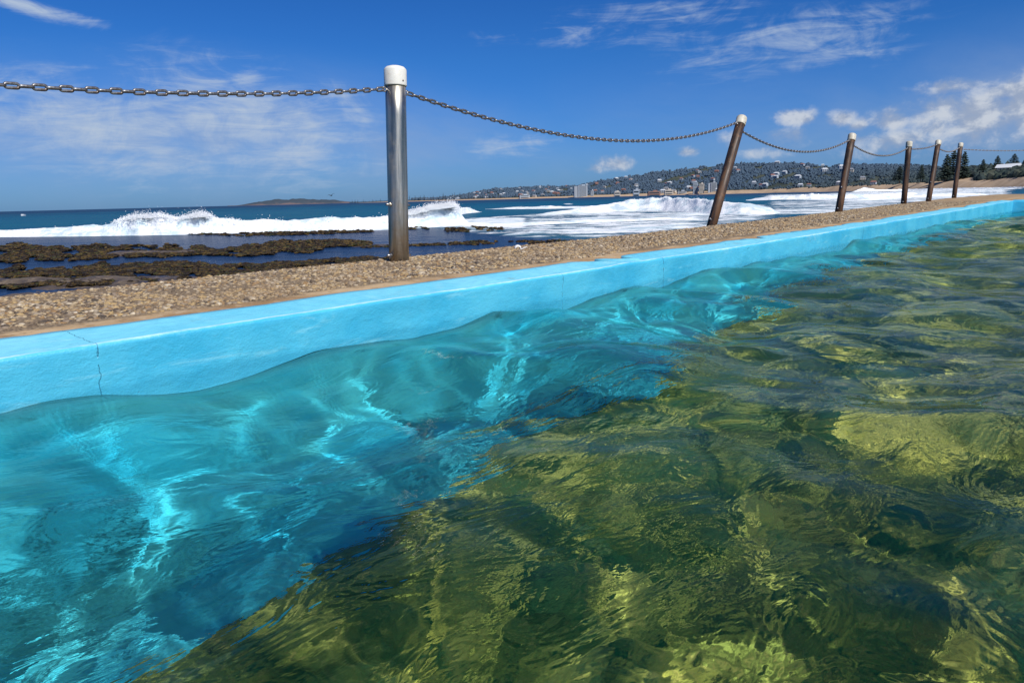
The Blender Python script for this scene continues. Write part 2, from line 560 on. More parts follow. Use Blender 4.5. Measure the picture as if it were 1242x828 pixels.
def water_height(X, Y, dxy):
    rng = np.random.default_rng(23)
    H = np.zeros_like(X)
    # domain warp keeps crests from being straight
    Xw = X + .22 * (fbm(X * .9, Y * .9, 2, 61) - .5) + .015 * (fbm(X * 3.4, Y * 3.4, 2, 63) - .5)
    Yw = Y + .22 * (fbm(X * .9 + 7, Y * .9, 2, 62) - .5) + .015 * (fbm(X * 3.4, Y * 3.4 + 5, 2, 64) - .5)
    comps = []
    for L, st, n in ((2.3, .040, 4), (1.35, .062, 5), (.8, .098, 8), (.48, .078, 10), (.28, .054, 14), (.16, .024, 14)):
        for _ in range(n):
            l = L * rng.uniform(.8, 1.25)
            a = R(rng.normal(35, 48)) if rng.random() < .7 else rng.uniform(0, 2 * math.pi)
            comps.append((l, st / n ** .5 * l / (2 * math.pi) * rng.uniform(.6, 1.3), a, rng.uniform(0, 6.28)))
    patch = fbm(X * 1.1 + 3, Y * 1.1, 3, 71)
    for l, amp, a, ph in comps:
        k = 2 * math.pi / l
        q = k * (Xw * math.cos(a) + Yw * math.sin(a)) + ph
        fade = sstep(2.8, 4.6, l / dxy)
        if l < .2: fade = fade * (.22 + 1.3 * sstep(.38, .66, patch))
        s = np.sin(q)
        H += amp * fade * (s if l < .2 else 2.1 * (np.exp(1.2 * (s - 1)) - .42))
    return H


Hh = water_height(X, Y, dxy)
# the level along the wall: swell heights read at the wall face
WL = np.array([(0, 504), (60, 485), (116, 478), (193, 479), (241, 474), (300, 458), (344, 440), (380, 425), (430, 417), (500, 410), (554, 398), (599, 377), (637, 381), (685, 377), (721, 360), (769, 347), (802, 349), (834, 336), (864, 324), (894, 325), (918, 318), (978, 310), (1026, 302), (1035, 291), (1097, 284), (1157, 264)], float)
wl = []
for u_, v_ in WL:
    d_ = ray(u_, v_); s_ = (0 - CAM[0]) / d_[0]; q_ = CAM + d_ * s_
    wl.append((q_[1], q_[2]))
wl = np.array(wl)
wfit = np.interp(gy, wl[:, 0], np.clip(wl[:, 1], -.06, .075))
ker = np.exp(-np.linspace(-2, 2, 9) ** 2); ker /= ker.sum()
ya = np.linspace(-6, 20, 1300); wa = np.convolve(np.interp(ya, wl[:, 0], np.clip(wl[:, 1], -.06, .075)), ker, 'same')
wfit = np.interp(gy, ya, wa)
inr = sstep(-.1, .4, gy) * sstep(14, 10, gy)
low = Hh[:1, :] * 0 + np.convolve(np.pad(Hh[0], 12, 'edge'), np.ones(25) / 25, 'valid')[None, :]
Hh = Hh + ((wfit[None, :] - low) * inr[None, :]) * np.exp(-(np.clip(X, 0, None) / .75) ** 2)
RIPPLE = .0014
m_water, t, out = new_mat('pool_water')
P = pos(t)
P = pos(t)
rp = t.mapr(t.noise(P, 1.6, 3, .6, .5), .40, .62, .25, 1.0)
b1 = t.noise(t.mapping(P, scale=(1, .5, 1), rot=(0, 0, R(-42))), 34, 3, .6, .6)
b2 = t.noise(t.mapping(P, scale=(1, .55, 1), rot=(0, 0, R(-60))), 75, 2, .55, .4)
b0 = t.noise(t.mapping(P, scale=(1, .6, 1), rot=(0, 0, R(-38))), 9, 3, .55, .8)
rn0 = t.bump(b0, 1.0, .0056)
rn = t.bump(t.math('MULTIPLY', t.math('ADD', b1, t.math('MULTIPLY', b2, .3)), rp), 1.0, RIPPLE, rn0)
rf = t.n('ShaderNodeBsdfRefraction'); t.set(rf, 'IOR', 1.333); t.set(rf, 'Roughness', 0.0); t.set(rf, 'Color', (.93, 1, 1, 1))
gs = t.n('ShaderNodeBsdfGlossy'); t.set(gs, 'Roughness', 0.02); t.set(gs, 'Color', (1, 1, 1, 1))
fr = t.n('ShaderNodeFresnel'); t.set(fr, 'IOR', 1.333)
t.set(rf, 'Normal', rn); t.set(gs, 'Normal', rn); t.set(fr, 'Normal', rn)
mx = t.n('ShaderNodeMixShader'); t.set(mx, 0, t.math('MULTIPLY', fr.outputs[0], .52)); t.set(mx, 1, rf.outputs[0]); t.set(mx, 2, gs.outputs[0])
t.set(out, 'Surface', mx)
me = np_mesh('pool_water', np.stack([X, Y, Hh], -1).reshape(-1, 3), grid_faces(len(gx), len(gy)), m_water)
water = tag(link('pool_water', me), kind='structure')
water.cycles.is_caustics_caster = True
# ------------------------------------------------------------------ deck of exposed pebbles
m_deck, t = pbr('deck_concrete', (.3, .22, .13), .85, 0, .3)
P = pos(t)
sp = t.n('ShaderNodeSeparateXYZ'); t.set(sp, 0, P)
n1 = t.noise(P, 3.5, 5, .65, .4); n2 = t.noise(P, 22, 4, .6); n3 = t.noise(P, 120, 3, .6)
mort = t.mix(t.mapr(n1, .35, .65), (.30, .185, .085), (.50, .36, .20))
mort = t.mix(t.mapr(n2, .5, .72, 0, .6), mort, (.55, .45, .31))
mort = t.mix(t.mapr(n2, .42, .3, 0, .6), mort, (.17, .105, .05))
grit = t.mix(t.mapr(n3, .35, .7), (.10, .072, .045), (.36, .265, .155))
edge_x = t.math('ADD', sp.outputs[0], t.math('MULTIPLY', t.math('SUBTRACT', n1, .5), .16))
isg = t.mapr(edge_x, -.36, -.42)
isg = t.math('MULTIPLY', isg, t.mapr(sp.outputs[1], 17.6, 16.2, .35, 1))
t.set(t.b, 'Base Color', t.mix(isg, mort, grit))
vor = t.n('ShaderNodeTexVoronoi'); t.set(vor, 'Vector', P); t.set(vor, 'Scale', 42)
t.set(t.b, 'Normal', t.bump(t.math('ADD', t.math('MULTIPLY', n2, .6), t.math('MULTIPLY', n3, .4)), .7, .008))
ysd = [-6.0]
while ysd[-1] < 27: ysd.append(ysd[-1] + (.2 if ysd[-1] < -.5 else .03 + .0025 * max(0, ysd[-1]) ** 1.5))
ysd = np.array(ysd)
sea_edge = -1.43 - .25 * sstep(5, 20, ysd) + .05 * (fbm(ysd * 1.2, ysd * 0, 3, 51) - .5)
cols = np.concatenate([[0, 0, .0], np.linspace(0, 1, 26)])
dv = np.zeros((len(ysd), len(cols), 3))
xi = -.10
for k in range(len(cols)):
    dv[:, k, 0] = sea_edge + (xi - sea_edge) * cols[k]
    dv[:, k, 1] = ysd
    dv[:, k, 2] = deck_z(ysd) - .004 + .010 * (fbm(ysd * 2.2, dv[:, k, 0] * 4 + 9, 3, 53) - .5)
dv[:, 0, 0] += .03; dv[:, 0, 2] = -1.2
dv[:, 1, 0] -= .02; dv[:, 1, 2] -= .06
dv[:, 2, 0] -= .008; dv[:, 2, 2] -= .012
dv[:, -6:, 2] = np.minimum(dv[:, -6:, 2], deck_z(ysd)[:, None] - .007)
me = np_mesh('pool_deck', dv.reshape(-1, 3), grid_faces(len(ysd), len(cols))[:, ::-1], m_deck)
tag(link('pool_deck', me), kind='structure')
# the deck behind the far end of the pool
gx = np.linspace(-.12, 15, 40); gy = np.linspace(POOL_END + .2, 27, 30)
X, Y = np.meshgrid(gx, gy, indexing='ij')
me = np_mesh('pool_end_deck', np.stack([X, Y, deck_z(Y) - .008 + .02 * (fbm(X, Y, 3, 57) - .5)], -1).reshape(-1, 3), grid_faces(40, 30), m_deck)
tag(link('pool_end_deck', me), kind='structure')

m_peb, t = pbr('pebbles', (.4, .3, .15), .62, 0, .4)
rnd = t.n('ShaderNodeNewGeometry').outputs['Random Per Island']
pc = t.ramp(rnd, [(0, (.34, .25, .14)), (.15, (.43, .30, .13)), (.28, (.24, .19, .14)), (.39, (.48, .38, .23)), (.50, (.27, .16, .065)), (.60, (.34, .28, .20)), (.70, (.14, .10, .065)), (.79, (.035, .030, .026)), (.88, (.56, .48, .35)), (.94, (.07, .05, .035))], 'CONSTANT')
P = pos(t)
pc = t.mix(t.mapr(t.noise(P, 1.7, 4, .6), .35, .7, 0, .45), pc, (.34, .235, .12))
pc = t.mix(t.mapr(t.noise(P, 130, 3, .6), .4, .7, 0, .35), pc, (.16, .12, .08))
t.set(t.b, 'Base Color', pc)
t.set(t.b, 'Normal', t.bump(t.noise(P, 200, 3, .6), .4, .003))


def pebble_field(y0, y1, sp, rmin, rmax, seed, base):
    rng = np.random.default_rng(seed)
    gx = np.arange(-1.72, -.30, sp); gy = np.arange(y0, y1, sp)
    X, Y = np.meshgrid(gx, gy, indexing='ij')
    X = X + rng.uniform(-.42, .42, X.shape) * sp; Y = Y + rng.uniform(-.42, .42, Y.shape) * sp
    X = X.ravel(); Y = Y.ravel()
    lim = -.43 - .07 * (fbm(Y * 1.4, Y * 0, 3, 59) - .5) * 2 - .05 * np.maximum(0, fbm(Y * 4, X * 4, 3, 60) - .5)
    se = np.interp(Y, ysd, sea_edge)
    bare = fbm(X * 3.5, Y * 3.5, 3, 65)
    ok = (X < lim) & (X > se + .012) & ((bare < .66) | (rng.random(len(X)) < .3)) & (Y < 16.4 + 3 * (fbm(X * 2, Y, 2, 68) - .5))
    X = X[ok]; Y = Y[ok]
    r = rng.uniform(rmin, rmax, len(X)) * (1 + .6 * (rng.random(len(X)) < .10))
    S = np.stack([r * rng.uniform(.85, 1.3, len(X)), r, r * rng.uniform(.5, .8, len(X))], 1)
    Z = deck_z(Y) - .004 + .010 * (fbm(Y * 2.2, X * 4 + 9, 3, 53) - .5) + r * rng.uniform(-.66, .02, len(X))
    return scatter(np.stack([X, Y, Z], 1), S, base, .22, True, seed)


v1, f1 = pebble_field(.2, 4.2, .0148, .0056, .0104, 81, ICO1)
v2, f2 = pebble_field(4.2, 17.5, .0185, .0072, .0130, 82, ICO0)
me = np_mesh('deck_pebbles', np.concatenate([v1, v2]), np.concatenate([f1, f2 + len(v1)]), m_peb)
tag(link('deck_pebbles', me), kind='stuff')

# small curled white shell lying near the seaward edge
m_shell, t = pbr('shell', (.82, .80, .76), .35)
sc_ = on_plane(628, 302.5, .185)
root = MB()
v = []; f = []
for i in range(9):
    a = math.pi * i / 8
    for k in range(9):
        b = -1.1 + 2.2 * k / 8
        rr = .017 + .004 * math.sin(b * 6)
        v.append((rr * math.cos(a) * math.cos(b * .5), .020 * math.sin(b), rr * math.sin(a) * math.cos(b * .7)))
for i in range(8):
    for k in range(8):
        a = i * 9 + k; f.append((a, a + 9, a + 10, a + 1))
root.add(v, f, 0, True)
v = [(x + .034, y - .006, .003 + .006 * math.sin(x * 90)) for x in np.linspace(-.022, .026, 7) for y in (-.012, -.003, .007, .014)]
f = [(i * 4 + k, i * 4 + k + 4, i * 4 + k + 5, i * 4 + k + 1) for i in range(6) for k in range(3)]
root.add(v, f, 0, True)
sh = root.build('shell', m_shell)
sol = sh.modifiers.new('thick', 'SOLIDIFY'); sol.thickness = .003
sh.location = sc_ + np.array((0, 0, .006)); sh.rotation_euler = (0, 0, R(48))
tag(sh, 'small white curled shell lying on the seaward edge of the pebbled deck', 'shell')

# ------------------------------------------------------------------ posts and chains
m_steel, t = pbr('stainless_steel', (.55, .54, .50), .3, 1.0)
oc = t.n('ShaderNodeTexCoord').outputs['Object']
st = t.noise(t.mapping(oc, scale=(16, 16, .9)), 2.2, 5, .6)
st2 = t.noise(oc, 9, 5, .65)
c = t.mix(t.mapr(st, .35, .7), (.27, .255, .22), (.56, .53, .46))
so = t.n('ShaderNodeSeparateXYZ'); t.set(so, 0, oc)
c = t.mix(t.math('MULTIPLY', t.mapr(st2, .42, .62), t.mapr(so.outputs[2], .75, .0, .05, .6)), c, (.25, .17, .09))
t.set(t.b, 'Base Color', c)
t.set(t.b, 'Metallic', t.mapr(st2, .45, .7, .95, .65)); t.set(t.b, 'Roughness', t.mapr(st, .3, .7, .30, .50))
t.set(t.b, 'Normal', t.bump(t.noise(t.mapping(oc, scale=(60, 60, 2)), 3, 3, .6), .12, .002))

m_rust, t = pbr('rusted_steel', (.12, .06, .03), .6, .35)
oc = t.n('ShaderNodeTexCoord').outputs['Object']
st = t.noise(t.mapping(oc, scale=(14, 14, 1.2)), 2.4, 5, .65, .3)
st2 = t.noise(oc, 16, 5, .65)
c = t.mix(t.mapr(st, .36, .66), (.030, .022, .017), (.115, .055, .024))
c = t.mix(t.mapr(st2, .52, .72, 0, .7), c, (.17, .08, .030))
c = t.mix(t.mapr(st2, .44, .3, 0, .7), c, (.085, .08, .078))
t.set(t.b, 'Base Color', c)
t.set(t.b, 'Metallic', t.mapr(st2, .5, .3, .1, .6)); t.set(t.b, 'Roughness', t.mapr(st, .3, .7, .42, .75))
t.set(t.b, 'Normal', t.bump(st2, .3, .003))

m_cap, t = pbr('cap_plastic', (.80, .78, .70), .42)
oc = t.n('ShaderNodeTexCoord').outputs['Object']
c = t.mix(t.mapr(t.noise(oc, 12, 5, .65), .5, .75, 0, .6), (.74, .72, .64), (.48, .42, .31))
t.set(t.b, 'Base Color', c)
m_bolt, t = pbr('bolt_metal', (.45, .43, .40), .35, .9)
m_chain, t = pbr('galvanised_chain', (.22, .21, .20), .42, .75)
oc = t.n('ShaderNodeTexCoord').outputs['Object']
t.set(t.b, 'Base Color', t.mix(t.mapr(t.noise(oc, 60, 4, .6), .4, .7), (.30, .30, .30), (.12, .085, .065)))


m_cap2, t = pbr('weathered_cap_plastic', (.5, .47, .38), .5)
oc = t.n('ShaderNodeTexCoord').outputs['Object']
t.set(t.b, 'Base Color', t.mix(t.mapr(t.noise(oc, 14, 5, .65), .4, .7), (.60, .57, .47), (.40, .36, .26)))


def tube_mesh(L, r):
    mb = MB()
    mb.lathe([(0, -.12), (r, -.12), (r, .25 * L), (r, .5 * L), (r, .75 * L), (r, L - .09), (r - .006, L - .088), (r - .006, L - .10), (0, L - .10)], 40)
    return mb.mesh('post_tube', [])


def make_post(base, top, r, mat, label, worn_glint=0, group='white capped posts carrying the chain'):
    base = Vector(base); top = Vector(top)
    ax = top - base; L = ax.length
    e = empty('chain_post', base)
    z = ax.normalized(); y = Vector((0, 1, 0)); x = y.cross(z).normalized(); y = z.cross(x)
    rot = Matrix((x, y, z)).transposed()
    e.rotation_euler = rot.to_euler()
    tag(e, label, 'post', group)
    me = tube_mesh(L, r); me.materials.append(mat); link('tube', me, e)
    cr = r + .0055; h = .108
    mb = MB()
    z0 = L - h
    mb.lathe([(r - .004, z0 - .002), (cr - .001, z0 - .002), (cr + .0005, z0 + .001), (cr, z0 + .006), (cr, L - .026), (cr - .003, L - .019), (cr * .80, L - .009), (cr * .5, L - .003), (cr * .2, L - .0004), (0, L)], 40)
    cap = mb.build('cap', m_cap if mat is m_steel else m_cap2, e)
    mb = MB(); a = R(35)
    mb.tube([(cr * math.cos(a) * .98, -cr * math.sin(a) * .98 if False else cr * math.sin(a) * .98 * -.0 - .0, z0 + .022), (cr + .003, 0, z0 + .022)], .004, 8)
    sc = mb.build('screw', m_rust, cap)
    # eye bolts that hold the chain, and the bolts of a lost lower chain
    zc = L - h - .028
    for s in (-1, 1):
        mb = MB()
        mb.tube([(0, s * (r - .004), zc), (0, s * (r + .014), zc)], .0055, 8)
        mb.tube([(0, s * (r + .024 + .012 * math.cos(q)), zc + .012 * math.sin(q)) for q in np.linspace(0, 2 * math.pi, 15)[:-1]], .0042, 6, closed=True)
        mb.build('eye_bolt', m_bolt, e)
        for zz in (.30 * L, .036 * L):
            mb = MB()
            mb.tube([(0, s * (r - .003), zz), (0, s * (r + .030), zz)], .0075, 8)
            mb.tube([(0, s * (r + .001), zz), (0, s * (r + .011), zz)], .0135, 6, smooth=False)
            if worn_glint and zz > .2 * L:
                continue
            mb.build('bolt', m_bolt, e)
    att = [e.location + rot @ Vector((0, s * (r + .030), zc)) for s in (-1, 1)]
    return e, att


PX = [-1.27, -1.47, -1.42, -1.57, -1.49, -1.62]
PY = [2.854, 7.315, 11.289, 15.602, 17.232, 20.501]
TOP = [(-1.262, 2.893, 1.242), (-1.475, 8.008, 1.318), (-1.42, 11.723, 1.31), (-1.57, 15.687, 1.376), (-1.49, 17.721, 1.47), (-1.62, 20.764, 1.548)]
LAB = ['bright stainless steel post with white domed cap, nearest and upright', 'rusty brown post leaning far over to the right, second along the deck',
       'dark brown leaning post with white cap, third along the deck', 'dark rusty nearly upright post, fourth along, left of the two close posts',
       'dark post leaning right in front of the big pines, fifth along the deck', 'farthest slim dark post at the end of the pebbled deck']
posts = []
for i in range(6):
    b = (PX[i], PY[i], float(deck_z(PY[i])) - .012)
    posts.append(make_post(b, TOP[i], .0575 if i == 0 else .051, m_steel if i == 0 else m_rust, LAB[i], worn_glint=i % 2))
p_prev = make_post((-1.25, -1.75, .16), (-1.25, -1.72, 1.27), .0575, m_steel, 'stainless steel post out of view on the left')
p_next = make_post((.9, 23.5, float(deck_z(23)) - .012), (.9, 23.6, 1.62), .051, m_rust, 'dark post out of view on the right')

link_mesh = MB()
Lk, Wk, rk = .0595, .0285, .0059
ctr = []
hl = (Lk - Wk) / 2; hw = Wk / 2 - rk
for a in np.linspace(-90, 90, 8): ctr.append((hl + hw * math.cos(R(a)), hw * math.sin(R(a)), 0))
for a in np.linspace(90, 270, 8): ctr.append((-hl + hw * math.cos(R(a)), hw * math.sin(R(a)), 0))
link_mesh.tube(ctr, rk, 8, closed=True)
LINK_ME = link_mesh.mesh('link', m_chain)
PITCH = Lk - 2 * rk - .001


def hang_chain(A, B, sag, label, seed):
    A = np.array(A); B = np.array(B)
    tt = np.linspace(0, 1, 400)
    pts = A + (B - A) * tt[:, None]
    pts[:, 2] -= 4 * sag * tt * (1 - tt)
    seg = np.linalg.norm(np.diff(pts, axis=0), axis=1)
    cum = np.concatenate([[0], np.cumsum(seg)])
    n = max(4, int(round(cum[-1] / PITCH)))
    ps = np.stack([np.interp(np.linspace(0, cum[-1], n + 1), cum, pts[:, k]) for k in range(3)], 1)
    e = empty('chain', A)
    tag(e, label, 'chain', 'chains slung between the posts')
    rng = random.Random(seed)
    for i in range(n):
        c = (ps[i] + ps[i + 1]) / 2; d = Vector(ps[i + 1] - ps[i]).normalized()
        yv = Vector((0, 0, 1)).cross(d).normalized(); zv = d.cross(yv)
        m = Matrix((d, yv, zv)).transposed()
        roll = (math.pi / 2 if i % 2 == 0 else 0) + rng.uniform(-.13, .13)
        m = m @ Matrix.Rotation(roll, 3, 'X')
        o = link('link', LINK_ME, e)
        o.location = Vector(c - A); o.rotation_euler = m.to_euler()
    return e


CL = ['heavy chain sagging in from the left edge to the steel post', 'long chain drooping from the steel post to the leaning rusty post',
      'sagging chain between the leaning rusty post and the third post', 'drooping chain between the third and fourth posts',
      'short nearly straight chain between the fourth and fifth posts', 'short chain between the two farthest posts', 'thin chain running from the farthest post to the right edge']
ends = [(p_prev[1][1], posts[0][1][0])] + [(posts[i][1][1], posts[i + 1][1][0]) for i in range(5)] + [(posts[5][1][1], p_next[1][0])]
for i, ((A, B), sg) in enumerate(zip(ends, (.165, .225, .19, .15, .03, .085, .10))):
    hang_chain(A, B, sg, CL[i], i)

# ------------------------------------------------------------------ sea
SEA = -.56
m_sea, t, out = new_mat('sea')
b = t.n('ShaderNodeBsdfDiffuse')
P = pos(t)
attr = t.n('ShaderNodeAttribute', attribute_name='foam').outputs['Fac']
shal = t.n('ShaderNodeAttribute', attribute_name='shallow').outputs['Fac']
dist = t.vmath('LENGTH', P)
fn = t.noise(t.mapping(P, scale=(1, 1, 1)), .9, 7, .68, .7)
fn2 = t.noise(t.mapping(P, scale=(1, 1, 1)), .16, 5, .62, .5)
fsum = t.math('ADD', t.math('MULTIPLY', fn, .55), t.math('MULTIPLY', fn2, .45))
foam = t.mapr(t.math('ADD', fsum, t.math('MULTIPLY', t.math('SUBTRACT', attr, .5), .62)), .50, .60)
foam = t.math('MULTIPLY', foam, t.mapr(attr, .0, .06))
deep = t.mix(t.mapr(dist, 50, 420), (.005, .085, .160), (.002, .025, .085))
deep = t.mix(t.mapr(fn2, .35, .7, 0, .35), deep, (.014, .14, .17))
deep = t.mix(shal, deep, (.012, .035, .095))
ft = t.noise(t.mapping(P, scale=(1.0, 1.0, 1.0)), .45, 7, .7, 1.0)
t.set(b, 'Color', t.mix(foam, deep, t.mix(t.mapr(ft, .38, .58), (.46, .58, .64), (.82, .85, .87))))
wn = t.noise(P, 1.3, 5, .6); wn2 = t.noise(t.mapping(P, scale=(1, .6, 1), rot=(0, 0, R(-40))), 6.5, 4, .6); wn3 = t.noise(P, .12, 5, .6)
hh = t.math('ADD', t.math('MULTIPLY', wn, .5), t.math('ADD', t.math('MULTIPLY', wn2, .12), t.math('MULTIPLY', wn3, 2.5)))
calm = t.math('SUBTRACT', 1.0, t.math('MULTIPLY', shal, .86))
bp = t.n('ShaderNodeBump'); t.set(bp, 'Height', t.math('ADD', hh, t.math('MULTIPLY', foam, .12))); t.set(bp, 'Distance', .5); t.set(bp, 'Strength', t.math('MULTIPLY', calm, .9))
t.set(b, 'Normal', bp.outputs[0])
gs = t.n('ShaderNodeBsdfGlossy'); t.set(gs, 'Roughness', t.mapr(dist, 10, 300, .08, .35)); t.set(gs, 'Normal', bp.outputs[0])
fr = t.n('ShaderNodeFresnel'); t.set(fr, 'IOR', 1.333); t.set(fr, 'Normal', bp.outputs[0])
mx = t.n('ShaderNodeMixShader'); t.set(mx, 0, t.math('MULTIPLY', t.math('MULTIPLY', fr.outputs[0], .20), t.math('SUBTRACT', 1.0, foam))); t.set(mx, 1, b.outputs[0]); t.set(mx, 2, gs.outputs[0])
t.set(out, 'Surface', mx)


def project(x, y, z):                            # world point -> photo pixel, used to read zones off the photograph
    d = np.stack([x - CAM[0], y - CAM[1], np.zeros_like(x) + z - CAM[2]], -1)
    c = d @ M3
    return 621 + F_PX * c[..., 0] / -c[..., 2], 414 - F_PX * c[..., 1] / -c[..., 2]


def band(u, v, pts, soft=2.0):                   # pts: (px, y_top, y_bottom)
    p = np.array(pts, float)
    a = np.interp(u, p[:, 0], p[:, 1]); b_ = np.interp(u, p[:, 0], p[:, 2])
    inside = sstep(-soft, soft, v - a) * sstep(-soft, soft, b_ - v)
    return inside * sstep(p[0, 0] - 14, p[0, 0] + 24, u) * sstep(p[-1, 0] + 14, p[-1, 0] - 40, u)


azs = np.radians(np.linspace(3.0, 112, 520))
NR = 330
r0 = 1.47 / np.sin(azs)
sg = np.linspace(0, 1, NR)
rr = r0[:, None] * (60000 / r0[:, None]) ** (sg[None, :] ** 1.25)
X = -np.sin(azs)[:, None] * rr; Y = np.cos(azs)[:, None] * rr
U, Vp = project(X, Y, SEA)
dr = np.gradient(rr, axis=1)
Z = np.zeros_like(X) + SEA
rngw = np.random.default_rng(5)
offshore = sstep(70, 220, rr)
for L_, A_ in ((1.1, .012), (2.3, .03), (5, .06), (9, .10), (16, .16), (26, .20), (60, .25)):
    for _ in range(4):
        l = L_ * rngw.uniform(.8, 1.25); a = R(rngw.normal(125, 22))
        k = 2 * math.pi / l
        q = k * (X * math.cos(a) + Y * math.sin(a)) + rngw.uniform(0, 6.28) + 1.5 * fbm(X / l * .4, Y / l * .4, 2, 91)
        Z += A_ * .5 * np.sin(q) * sstep(2.5, 6, l / dr) * (offshore if L_ > 2 else .35 + .65 * offshore)
rightside = sstep(560, 720, U)
foamd = np.zeros_like(X)
for pts, val in (
        ([(-200, 279, 291), (0, 280, 286), (150, 279, 284), (300, 273, 281), (460, 270, 280), (560, 266, 275), (660, 262, 278)], .88),
        ([(540, 266, 283), (600, 262, 284), (660, 258, 284), (740, 249, 284), (800, 242, 282), (860, 243, 276), (930, 248, 266), (960, 252, 262)], .62),
        ([(600, 251, 254), (680, 249.5, 253.5), (780, 249, 253)], .7),
        ([(560, 280, 290), (650, 282, 292), (760, 278, 296), (860, 268, 282), (1000, 248, 262)], .50),
        ([(915, 236.5, 243), (980, 235.5, 244), (1060, 232, 245), (1140, 229.5, 246), (1250, 228, 246)], .66),
        ([(920, 245, 262), (1000, 240, 260), (1100, 235, 252), (1250, 231, 248)], .60),
        ([(1040, 230.5, 233.2), (1140, 228.8, 231.2), (1260, 227, 230)], .95),
        ([(300, 286, 293), (420, 283, 291), (520, 276, 291), (640, 276, 290)], .36),
        ([(-100, 289, 294), (200, 287, 291), (300, 285, 290)], .12)):
    foamd = np.maximum(foamd, val * band(U, Vp, pts, 1.6))
for cx, cy, rx, ry in ((28, 261, 6, 1.1), (349, 250.6, 3, .5), (265, 254.2, 4, .5), (690, 248, 10, .6), (525, 247.5, 4, .5), (230, 252.8, 3, .35)):
    foamd = np.maximum(foamd, .70 * np.clip(1.3 - np.hypot((U - cx) / rx, (Vp - cy) / ry), 0, 1))
shallow = band(U, Vp, [(-400, 288, 420), (0, 287, 400), (200, 285, 390), (300, 282, 380), (520, 276, 350), (640, 288, 330), (720, 291, 320), (800, 292, 310)], 2.5)
me = np_mesh('sea', np.stack([X, Y, Z], -1).reshape(-1, 3), grid_faces(len(azs), NR), m_sea)
add_attr(me, 'foam', foamd); add_attr(me, 'shallow', shallow)
tag(link('sea', me), kind='structure')

# --- breaking waves
m_spray, t, out = new_mat('spray')
d1 = t.n('ShaderNodeBsdfDiffuse'); t.set(d1, 'Color', (.97, .98, .98, 1)); d2 = t.n('ShaderNodeBsdfTranslucent'); t.set(d2, 'Color', (.97, .98, .98, 1))
mx = t.n('ShaderNodeMixShader'); t.set(mx, 0, .5); t.set(mx, 1, d1.outputs[0]); t.set(mx, 2, d2.outputs[0]); t.set(out, 'Surface', mx)
m_foam, t = pbr('foam', (.86, .88, .89), .9, 0, .1)
P = pos(t)
fnn = t.noise(P, 2.6, 6, .65, .3)
fst = t.noise(t.mapping(P, scale=(.8, .8, 3.0)), .55, 6, .68, .8)
t.set(t.b, 'Base Color', t.mix(t.mapr(t.math('ADD', t.math('MULTIPLY', fst, .6), t.math('MULTIPLY', fnn, .4)), .40, .54), (.50, .62, .68), (.88, .90, .91)))
t.set(t.b, 'Normal', t.bump(fnn, .7, .2))
t.set(t.b, 'Normal', t.bump(fnn, .45, .15))


def breaker(name_label, pts, thick, seed, lump=.18, spray=0, group='breaking waves', cell=2.0):
    p = np.array(pts, float)
    us = np.arange(p[0, 0], p[-1, 0] + .1, cell)
    yb = np.interp(us, p[:, 0], p[:, 1]); yt = np.interp(us, p[:, 0], p[:, 2])
    NP = 30
    Vv = np.zeros((len(us), NP, 3)); Hs = []
    crest = []
    for i, u in enumerate(us):
        B = on_plane(u, yb[i], SEA)
        dv_ = azdir(u); d0 = math.hypot(B[0] - CAM[0], B[1] - CAM[1])
        dc = d0 + thick * .38
        H = max(.02, rise(u, yt[i], dc) - SEA)
        H *= 1 + .22 * (float(fbm(u * .06, seed, 3, seed)) - .5)
        endf = float(sstep(0, 14, u - us[0]) * sstep(0, 14, us[-1] - u)) * .85 + .15
        for k in range(NP):
            s = k / (NP - 1)
            off = thick * s
            if s < .38: h = (s / .38) ** 1.15
            else: h = max(0, 1 - ((s - .38) / .62)) ** 1.3
            Vv[i, k] = (CAM[0] + dv_[0] * (d0 + off), CAM[1] + dv_[1] * (d0 + off), SEA - .06 + (H * endf + .06) * h)
        Hs.append(H * endf)
        crest.append(Vv[i, int(.38 * (NP - 1))].copy())
    Hs = np.array(Hs)
    nn = fbm(Vv[..., 0] * 1.1 + Vv[..., 2] * 1.7, Vv[..., 1] * 1.1 - Vv[..., 2], 5, seed + 3, .6) - .5
    w_ = np.sin(np.linspace(0, math.pi, NP)) ** .6
    dirs = np.stack([azdir(u) for u in us])
    amp = lump * (Hs[:, None] / .8) * w_[None, :]
    Vv[..., 0] -= dirs[:, None, 0] * nn * amp * 2.6; Vv[..., 1] -= dirs[:, None, 1] * nn * amp * 2.6
    Vv[..., 2] += nn * amp * 1.6
    root = link('breaking_wave', np_mesh('breaking_wave', Vv.reshape(-1, 3), grid_faces(len(us), NP)[:, ::-1], m_foam))
    tag(root, name_label, 'wave', group)
    if spray:
        rng = np.random.default_rng(seed)
        crest = np.array(crest); Wt = np.clip(Hs - .50, .003, None) ** 1.25
        Wt = Wt * (.4 + np.maximum(0, fbm(us * .05, us * 0 + 2, 3, seed + 8) - .38) * 4)
        idx = rng.choice(len(us), spray, p=Wt / Wt.sum())
        hh_ = rng.exponential(.036, spray) * (.4 + Hs[idx])
        c = crest[idx] + np.stack([rng.normal(0, .10, spray), rng.normal(0, .10, spray), np.zeros(spray)], 1)
        c += dirs[idx].repeat(1, 0)[:, [0, 1]].dot(np.eye(2, 3)) * rng.normal(0, .35, spray)[:, None]
        c[:, 2] = c[:, 2] - .10 + hh_ * 1.2
        r = rng.uniform(.005, .019, spray) * np.clip(1.3 - hh_ * 1.6, .35, 1.2)
        v, f = scatter(c, np.stack([r, r, r], 1), ICO0, .25, True, seed + 1)
        o = link('spray', np_mesh('spray', v, f, m_spray), root)
        o['kind'] = 'stuff'
    return root


